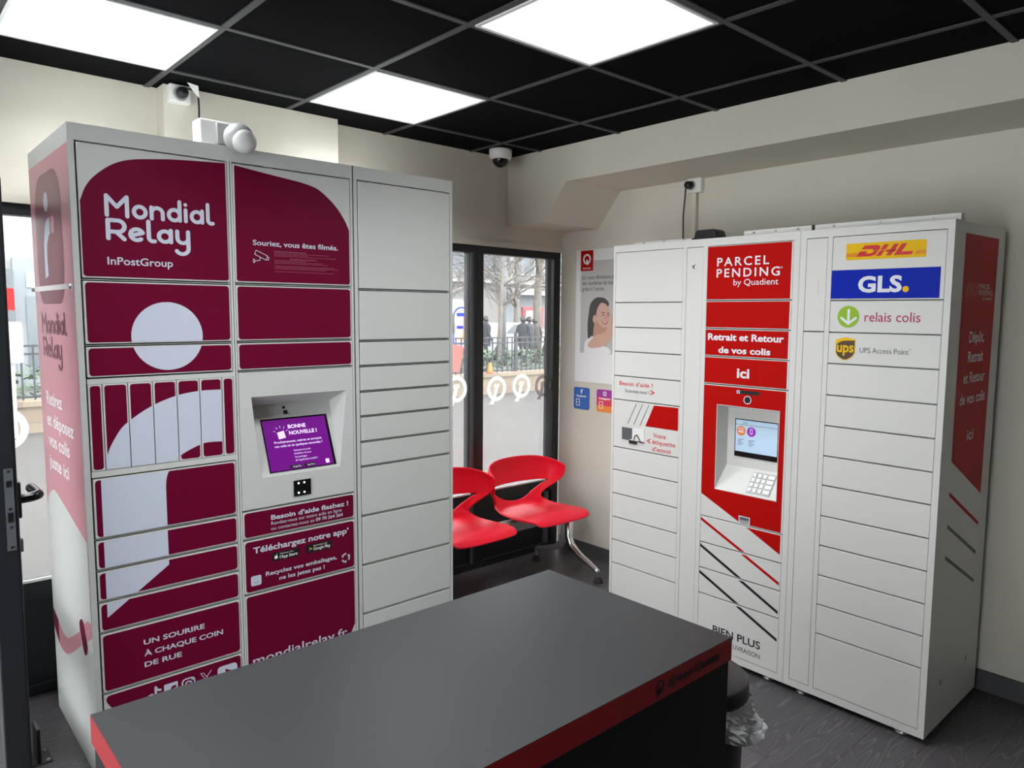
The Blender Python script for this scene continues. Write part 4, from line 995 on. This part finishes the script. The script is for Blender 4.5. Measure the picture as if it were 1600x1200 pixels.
# poster and stickers on the right wall; s runs to the right from the window corner
PX, PY, PZ = 3.59, 3.36, H
def WF(s_, zz, dd): return (xr(PY - s_) - PX - .002 - dd, -s_, zz)
t = thing('poster', 'portrait poster of a smiling woman on the wall left of the white locker', 'poster', (PX, PY, H))
MB().slab([(0, .437), (.60, .437), (.60, -.428), (0, -.428)], WF, 0, .002).build('sheet', 'poster_white', t)
q = MB().mat('poster_grey').poly([(.045, .365), (.56, .365), (.56, -.235), (.045, -.235)], WF, .0026)
q.mat('red_vinyl').poly([(.040, .432), (.150, .432), (.150, .300), (.040, .300)], WF, .0030)
q.mat('poster_white').ring(circ(.095, .376, .034, n=28), circ(.095, .376, .022, n=28), WF, .0034).poly([(.088, .372), (.102, .372), (.112, .340), (.094, .340)], WF, .0034).text('Speed Queen', .060, .130, .313, .009, WF, .0034, bold=.02)
q.mat('grey_print').poly([(.040, .270), (.043, .270), (.043, .165), (.040, .165)], WF, .0030)
q.text('Ici, nous éliminons plus', .057, .362, .245, .026, WF, .0030, bold=.012).text('des bactéries de votre linge', .057, .420, .208, .026, WF, .0030, bold=.012).text('grâce à l’ozone.', .057, .250, .171, .026, WF, .0030, bold=.012)
q.build('print', None, t)
W = lambda L: [(a, c) for a, c in L]
q = MB()
hairP = smooth(W([(.215, .128), (.260, .118), (.292, .085), (.270, .060), (.205, .035), (.185, -.02), (.195, -.08), (.205, -.15), (.150, -.12), (.118, -.145), (.110, -.05), (.120, .03), (.132, .085), (.170, .120)]), 5, True)
q.mat('hair').poly(hairP, WF, .0030)
q.mat('skin_deep').poly(smooth(W([(.180, -.02), (.270, -.06), (.290, -.13), (.240, -.20), (.165, -.15)]), 4, True), WF, .0033)
q.mat('skin').poly(smooth(W([(.222, .090), (.270, .080), (.300, .035), (.305, -.005), (.288, -.045), (.258, -.066), (.215, -.050), (.188, -.010), (.188, .040)]), 5, True), WF, .0036).poly(circ(.172, -.012, .016, .026), WF, .0038)
q.mat('poster_white').poly(smooth(W([(.130, -.135), (.090, -.165), (.085, -.220), (.100, -.234), (.300, -.234), (.300, -.20), (.230, -.175), (.180, -.130)]), 3, True), WF, .0040)
q.mat('skin').poly(smooth(W([(.125, -.165), (.180, -.120), (.260, -.095), (.305, -.040), (.330, .03), (.370, .06), (.390, .02), (.360, -.06), (.320, -.13), (.250, -.185), (.160, -.200), (.118, -.190)]), 4, True), WF, .0044)
q.mat('hair').poly([(.232, .034), (.258, .030), (.258, .025), (.234, .027)], WF, .0046).poly([(.278, .028), (.296, .026), (.296, .021), (.279, .022)], WF, .0046).poly(circ(.247, .012, .009, .0035, n=12), WF, .0046).poly(circ(.287, .010, .008, .0035, n=12), WF, .0046)
q.mat('skin_deep').poly(smooth(W([(.268, .010), (.276, -.008), (.272, -.014), (.262, -.010)]), 3, True), WF, .0046)
q.mat('lips').poly(smooth(W([(.235, -.022), (.258, -.027), (.285, -.024), (.278, -.040), (.258, -.046), (.243, -.038)]), 3, True), WF, .0046).mat('poster_white').poly(smooth(W([(.241, -.026), (.260, -.030), (.280, -.027), (.260, -.037)]), 3, True), WF, .0050)
q.build('portrait', None, t, label='smiling dark haired woman in a white top')
def sticker(s0, label, cols, head):
    t = thing('sticker', label, 'sticker', (PX, PY, H), 'social media stickers under the poster')
    q = MB(); zt, zb = -.466, -.612; wq = .140
    if len(cols) == 1: q.mat(cols[0]).slab(rrect(s0, s0 + wq, zb, zt, .015), WF, 0, .0015)
    else:
        full = rrect(s0, s0 + wq, zb, zt, .015); hs = [zt, zt - .05, zt - .105, zb]
        for c, a, e in zip(cols, hs[:-1], hs[1:]): q.mat(c).slab(clip(full, s0, s0 + wq, e, a), WF, 0, .0015)
    q.build('backing', None, t)
    q = MB()
    if head == 'f': q.text('f', s0 + .062, s0 + .080, zt - .042, .030, WF, .0020, bold=.03).text('Facebook', s0 + .026, s0 + .114, zt - .064, .013, WF, .0020, bold=.03)
    else:
        q.ring(rrect(s0 + .056, s0 + .084, zt - .040, zt - .012, .008), rrect(s0 + .060, s0 + .080, zt - .036, zt - .016, .005), WF, .0020).ring(circ(s0 + .07, zt - .026, .007, n=16), circ(s0 + .07, zt - .026, .0045, n=16), WF, .0020)
        q.text('Instagram', s0 + .022, s0 + .118, zt - .064, .013, WF, .0020, bold=.03)
    q.ring(rrect(s0 + .022, s0 + .056, zb + .022, zb + .068, .004), rrect(s0 + .026, s0 + .052, zb + .026, zb + .064, .003), WF, .0020).poly([(s0 + .022, zb + .044), (s0 + .056, zb + .044), (s0 + .056, zb + .047), (s0 + .022, zb + .047)], WF, .0020)
    q.build('lettering', 'sticker_white', t)
sticker(-.005, 'blue social media sticker on the wall under the poster', ['facebook_blue'], 'f')
sticker(.200, 'purple to orange social media sticker half behind the white locker', ['insta_purple', 'insta_red', 'insta_orange'], 'i')

# =================================================================== OUTSIDE
GZ = -.15
b = MB().box(-30, 70, YB + .16, 60, GZ - .2, GZ); struct(b.build('pavement', 'paving'))
b = MB().box(-30, 70, 13.2, 19, GZ, GZ + .02); struct(b.build('roadway', 'asphalt'))
b = MB().box(XL, 3.75, YB + .02, YB + .16, GZ, 0.0); struct(b.build('threshold', 'paving'))
SB = 12.5
# low stone wall, in two heights with a coping
b = MB().box(-6, 24, SB, SB + .35, GZ, z(-1.36)).box(-6, 24, SB - .04, SB + .39, z(-1.36), z(-1.28)); b.build('boundary_wall', 'stone', kind='structure')
fe = thing('railing', 'dark metal railing on the low stone wall across the pavement', 'railing', (8, SB + .17, z(-1.28)))
q = MB().box(-14, 16, -.02, .02, .03, .06).box(-14, 16, -.02, .02, .66, .69).box(-14, 16, -.02, .02, .78, .81); q.build('rail', 'fence_metal', fe)
q = MB()
for k in range(0, 200):
    x = -14 + .15 * k; q.box(x - .011, x + .011, -.011, .011, 0.0, .79)
o = q.build('baluster', 'fence_metal', fe); o['kind'] = 'stuff'
for k in range(0, 13):
    x = -14 + 2.5 * k; MB().box(x - .025, x + .025, -.025, .025, 0, .9).build('post', 'fence_metal', fe)
q = MB(); rr = random.Random(11)
for k in range(5200):
    x, y, zz = rr.uniform(-3, 22), rr.uniform(SB + .5, SB + 1.5), GZ + .15 + rr.random() ** .7 * .75
    a, e = rr.uniform(0, 6.28), rr.uniform(-.8, .8); r = rr.uniform(.05, .11)
    d1 = Vector((math.cos(a), math.sin(a), e)).normalized() * r; d2 = Vector((-math.sin(a), math.cos(a), rr.uniform(-.5, .5))) * r * .4
    c = Vector((x, y, zz)); q.add([c - d1, c + d2, c + d1, c - d2], [(0, 1, 2, 3)])
tag(q.build('low_shrubs', 'leaf', kind='stuff'), 'low green shrubs growing behind the railing', 'shrubs')
# buildings
t = thing('building', 'white rendered building with grey framed window seen left of the burgundy locker', 'building', (3, 20, GZ))
MB().box(-14, 9, 0, 6, 0, 9).build('wall', 'facade_white', t)
q = MB().box(-.25, 1.35, -.10, 0, .05, 2.98); wf_ = q.build('window', 'facade_grey', t, label='tall grey window frame')
MB().box(.0, 1.2, -.13, -.09, 2.32, 2.66).build('pane', 'pale_blue', wf_); MB().box(-.02, 1.2, -.13, -.09, .3, 2.12).build('pane', 'window_dark', wf_)
for k in range(3): 
    q = MB().box(-4.5 - 3 * k, -3.0 - 3 * k, -.06, 0, .8, 2.9); wf_ = q.build('window', 'facade_grey', t); MB().box(-4.35 - 3 * k, -3.15 - 3 * k, -.09, -.05, .95, 2.75).build('pane', 'window_dark', wf_)
q = MB().box(-1.9, -.40, -.14, -.10, 2.55, 3.66); tag(q.build('wall_sign', 'sign_blush'), 'pinkish rectangular sign on the white building across the street', 'sign').location = (3, 20, GZ)
t = thing('hanging_sign', 'dark hanging sign with a red band on the white building', 'sign', (2.62, 19.3, z(.0)))
MB().box(-.5, .06, -.04, .04, -.25, .95).build('panel', 'grey_print', t, bevel=.01); MB().box(-.49, .05, -.05, -.04, .05, .52).build('band', 'red_vinyl', t)
MB().box(-.25, -.15, -.02, .695, .85, .90).build('bracket', 'grey_print', t)
t = thing('street_sign', 'white pink rounded panel on a post seen beside the open door', 'sign', (1.72, 12.1, GZ))
MB().slab(rrect(-.35, .03, 1.05, 1.62, .05), FRONT, -.02, .02).build('panel', 'sign_blush', t); MB().tube([(-.1, .05, 0), (-.1, .05, 1.6)], .03, 8).build('post', 'grey_plastic', t)
t = thing('building', 'pale apartment building with shopfront awning behind the bare trees', 'building', (28, 31, GZ))
MB().box(-16, 26, 0, 8, 0, 11).build('wall', 'facade_cream', t)
MB().box(-1.0, 3.4, -1.0, 0, 2.95, 3.30).build('awning', 'facade_white', t)
sf = MB().box(-.9, 3.2, -.06, 0, .1, 2.95).build('shopfront', 'facade_grey', t, label='grey glazed shopfront'); 
q = MB().box(.55, 2.2, -.16, -.05, .3, 2.3); q.build('door_surround', 'red_print', sf)
q = MB()
for x0, x1 in ((.72, 1.30), (1.40, 2.0)): q.box(x0, x1, -.22, -.15, .3, 2.1)
q.build('door_pane', 'facade_white', sf)
for k in range(-6, 9):
    for lv in range(3):
        if lv == 0 and -1 <= k <= 1: continue
        x = k * 2.6 + .3; zz = .9 + 3.2 * lv
        wf_ = MB().box(x, x + 1.3, -.05, 0, zz, zz + 1.75).build('window', 'facade_white', t); MB().box(x + .1, x + 1.2, -.08, -.04, zz + .1, zz + 1.65).build('pane', 'window_dark', wf_)
for lv in (1, 2, 3): MB().box(-16, 26, -.35, 0, 3.2 * lv + .35, 3.2 * lv + .50).build('ledge', 'facade_white', t)
# advert panel, pink sign, orange object
t = thing('advert_panel', 'street advert panel with blue arch and orange figures seen past the grey locker', 'advert', (11.45, 15.0, GZ))
MB().slab([(-1.0, .95), (.60, .95), (.60, 2.15), (-1.0, 2.15)], FRONT, -.08, .0).build('panel', 'facade_white', t)
q = MB().mat('blue').stroke([(.02, 1.05), (.02, 1.7)] + circ(.27, 1.72, .25, n=14, a0=180, a1=0) + [(.52, 1.05)], .04, d=.002).stroke([(.02, 1.05), (.52, 1.05)], .03, d=.002)
q.mat('orange').poly([(.30, 1.1), (.48, 1.1), (.48, 1.68), (.34, 1.75)], d=.002).mat('sign_pink').poly([(.08, 1.1), (.28, 1.1), (.28, 1.55), (.1, 1.6)], d=.002).mat('blue').text('CAFÉ', .12, .42, 1.75, .09, d=.004, bold=.03).mat('coat_brown').poly(circ(.0, 1.75, .06, n=12), d=.004).poly([(-.08, 1.3), (.06, 1.3), (.05, 1.68), (-.06, 1.68)], d=.004) if False else q.mat('orange').poly([(.30, 1.1), (.48, 1.1), (.48, 1.68), (.34, 1.75)], d=.002).mat('sign_pink').poly([(.08, 1.1), (.28, 1.1), (.28, 1.55), (.1, 1.6)], d=.002).mat('blue').poly(rrect(.12, .42, 1.74, 1.83, .02), d=.003).poly(rrect(.12, .34, 1.42, 1.50, .02), d=.003).mat('coat_brown').poly(circ(.0, 1.75, .06, n=12), d=.004).poly([(-.08, 1.3), (.06, 1.3), (.05, 1.68), (-.06, 1.68)], d=.004)
q.build('print', None, t)
MB().box(-.95, -.87, .02, .08, 0, .95).box(.47, .55, .02, .08, 0, .95).build('leg', 'grey_plastic', t)
pc = Vector((2.68, YB + .038, z(-.26)))
MB().add([pc + Vector(v) for v in [(-.16, 0, .13), (.113, 0, .072), (.075, 0, -.088), (-.19, 0, -.03)]], [(0, 1, 2, 3)]).build('placard', 'placard_pink', w2, label='tilted pink placard on the glass')
q = MB().lathe([(.07, 0), (.06, .05), (.035, .22), (.03, .24)], n=16); o = q.build('orange_marker', 'orange', None, sm=True); o.location = (10.62, SB + .04, z(-1.28)); tag(o, 'small orange marker standing on the low stone wall', 'marker')
# bare trees
def tree(px, py, h, r, seed, label, lean=(0, 0), lo=.28):
    rr = random.Random(seed); t = thing('bare_tree', label, 'tree', (px, py, GZ), 'bare street trees beyond the railing')
    P = [(lean[0] * k / 6 + rr.uniform(-.05, .05), lean[1] * k / 6, h * k / 6) for k in range(7)]
    MB().tube(P, [r * (1 - .1 * k) for k in range(7)], 10).build('trunk', 'bark', t, sm=True)
    q = MB(); tw = MB()
    def br(p, d, L, rad, lv):
        pts = [p]; dd = d.copy()
        for k in range(4):
            dd = (dd + Vector((rr.uniform(-.25, .25), rr.uniform(-.25, .25), rr.uniform(-.12, .22)))).normalized(); pts.append(pts[-1] + dd * L / 4)
        (q if lv == 0 else tw).tube(pts, [rad * (1 - .17 * k) for k in range(5)], 6 if lv == 0 else 4)
        if lv < 3:
            for k in range(5 if lv < 2 else 4):
                i = rr.randint(1, 4); nd = (dd + Vector((rr.uniform(-1, 1), rr.uniform(-1, 1), rr.uniform(-.6, .7)))).normalized()
                br(pts[i], nd, L * rr.uniform(.5, .75), rad * .5, lv + 1)
    for k in range(11):
        a = rr.uniform(0, 6.28); zz = rr.uniform(lo, 1) * h; f = zz / h * 6; i = min(5, int(f)); p = Vector(P[i]).lerp(Vector(P[i + 1]), f - i)
        br(p, Vector((math.cos(a), math.sin(a), rr.uniform(.1, .8))).normalized(), rr.uniform(1.8, 3.2), r * .4, 0)
    q.build('branch', 'bark', t, sm=True); tw.build('twigs', 'twig', t, kind='stuff')
tree(19.2, 20.0, 6.5, .20, 2, 'thick pale trunked bare tree at the right of the window, behind the railing', (.5, .2), .42)
tree(16.9, 19.5, 6.0, .10, 5, 'slim bare tree behind the railing, between the lamp post and the mullion', (.2, 0))
tree(12.9, 19.0, 5.6, .12, 8, 'bare tree above the advert panel, left of the window mullion', (.3, 0))
tree(24.5, 27.0, 7.5, .16, 12, 'farther bare tree in front of the apartment building', (.2, 0))
t = thing('lamp_post', 'tall grey lamp post in the middle of the right window view', 'lamp post', (17.55, 20.0, GZ)); MB().tube([(0, 0, 0), (0, 0, 6)], [.11, .09], 10).build('post', 'facade_grey', t, sm=True); MB().tube([(0, 0, 5.9), (-.5, -.3, 6.2), (-1.1, -.6, 6.2)], .05, 8).build('lamp_arm', 'facade_grey', t)
# people beyond the railing
def person(px, py, rz, top, legs, label, hgt=1.72, stride=.12):
    t = thing('person', label, 'person', (px, py, GZ)); t.rotation_euler = (0, 0, rz); k = hgt / 1.72
    J = [((0, 0, .93), .125), ((0, .0, 1.12), .135), ((0, .01, 1.32), .155), ((0, .01, 1.43), .10), ((0, 0, 1.50), .052), ((0, -.01, 1.60), .092), ((0, -.01, 1.68), .078)]
    E_ = [(0, 1), (1, 2), (2, 3), (3, 4), (4, 5), (5, 6)]
    for s_ in (-1, 1):
        o = len(J)
        J += [((s_ * .095, 0, .86), .095), ((s_ * .10, -s_ * stride * .5, .49), .062), ((s_ * .10, -s_ * stride + .03, .09), .045), ((s_ * .11, -s_ * stride - .11, .04), .038)]
        E_ += [(0, o), (o, o + 1), (o + 1, o + 2), (o + 2, o + 3)]
        o = len(J)
        J += [((s_ * .19, .01, 1.40), .060), ((s_ * .245, .03 + s_ * stride * .3, 1.14), .048), ((s_ * .235, -.07 + s_ * stride * .6, .92), .036), ((s_ * .235, -.09 + s_ * stride * .6, .83), .030)]
        E_ += [(3, o), (o, o + 1), (o + 1, o + 2), (o + 2, o + 3)]
    me = bpy.data.meshes.new('body'); me.from_pydata([(x * k, y * k, zz * k) for (x, y, zz), _ in J], E_, [])
    o = bpy.data.objects.new('body', me); COL.objects.link(o); o.parent = t; o.modifiers.new('skin', 'SKIN').use_smooth_shade = True
    if not me.skin_vertices:
        bm = bmesh.new(); bm.from_mesh(me); bm.verts.layers.skin.verify(); bm.to_mesh(me); bm.free()
    for i, (_, r) in enumerate(J): me.skin_vertices[0].data[i].radius = (r * k, r * k * .85); me.skin_vertices[0].data[i].use_root = (i == 0)
    u = o.modifiers.new('sub', 'SUBSURF'); u.levels = 1; u.render_levels = 1
    me.materials.append(MATS[top])
    q = MB().lathe([(.10 * k, 1.56 * k), (.104 * k, 1.62 * k), (.09 * k, 1.69 * k), (.05 * k, 1.73 * k), (.001, 1.74 * k)], (0, .015, 0), 16); q.build('hair', 'hair', t, sm=True)
    q = MB().lathe([(.175 * k, .70 * k), (.185 * k, .95 * k), (.165 * k, 1.15 * k), (.19 * k, 1.34 * k), (.13 * k, 1.46 * k), (.07 * k, 1.50 * k)], (0, .01, 0), 18, caps=False); q.build('coat', legs, t, sm=True)
person(16.4, 19.6, 1.2, 'coat_dark', 'coat_dark', 'person in a long dark coat standing behind the railing, left of the lamp post', 1.75)
person(16.9, 20.6, -.6, 'coat_dark', 'coat_grey', 'person in dark grey jacket just left of the lamp post', 1.68)
person(18.1, 19.2, .5, 'coat_grey', 'coat_grey', 'person in grey coat right of the lamp post', 1.74)
person(18.75, 19.6, 2.4, 'coat_brown', 'coat_brown', 'person in brownish coat beside the thick pale tree', 1.70)
person(17.25, 18.6, 1.9, 'coat_dark', 'coat_dark', 'person in dark coat right beside the lamp post, nearest the railing', 1.76)
person(19.3, 18.2, .9, 'coat_dark', 'coat_dark', 'person in dark coat before the thick pale tree, rightmost of the group', 1.66)
# parked white car
t = thing('car', 'white parked car half hidden behind people beyond the railing', 'car', (20.6, 23.0, GZ)); 
P = [(-2.1, .35), (-2.1, .85), (-1.95, .98), (-1.2, 1.05), (-.65, 1.48), (.75, 1.50), (1.35, 1.06), (2.0, .92), (2.12, .70), (2.12, .35)]
q = MB(); n = len(P); q.add([(x, -.85, zz) for x, zz in P] + [(x, .85, zz) for x, zz in P], [tuple(range(n)), tuple(range(n, 2 * n))] + [(i, (i + 1) % n, n + (i + 1) % n, n + i) for i in range(n)])
fix(q.build('body', 'car_white', t, bevel=.06, seg=3))
q = MB().poly([(-1.02, 1.06), (-.58, 1.42), (0, 1.43), (0, 1.06)], FRONT, .862).poly([(.06, 1.06), (.06, 1.43), (.70, 1.43), (1.18, 1.06)], FRONT, .862); q.build('side_window', 'window_dark', t)
for x in (-1.3, 1.35):
    for y in (-.80, .80): MB().lathe([(.20, -.10), (.32, -.09), (.32, .09), (.20, .10)], (x, y, .33), 22, axis='y').build('wheel', 'rubber', t)
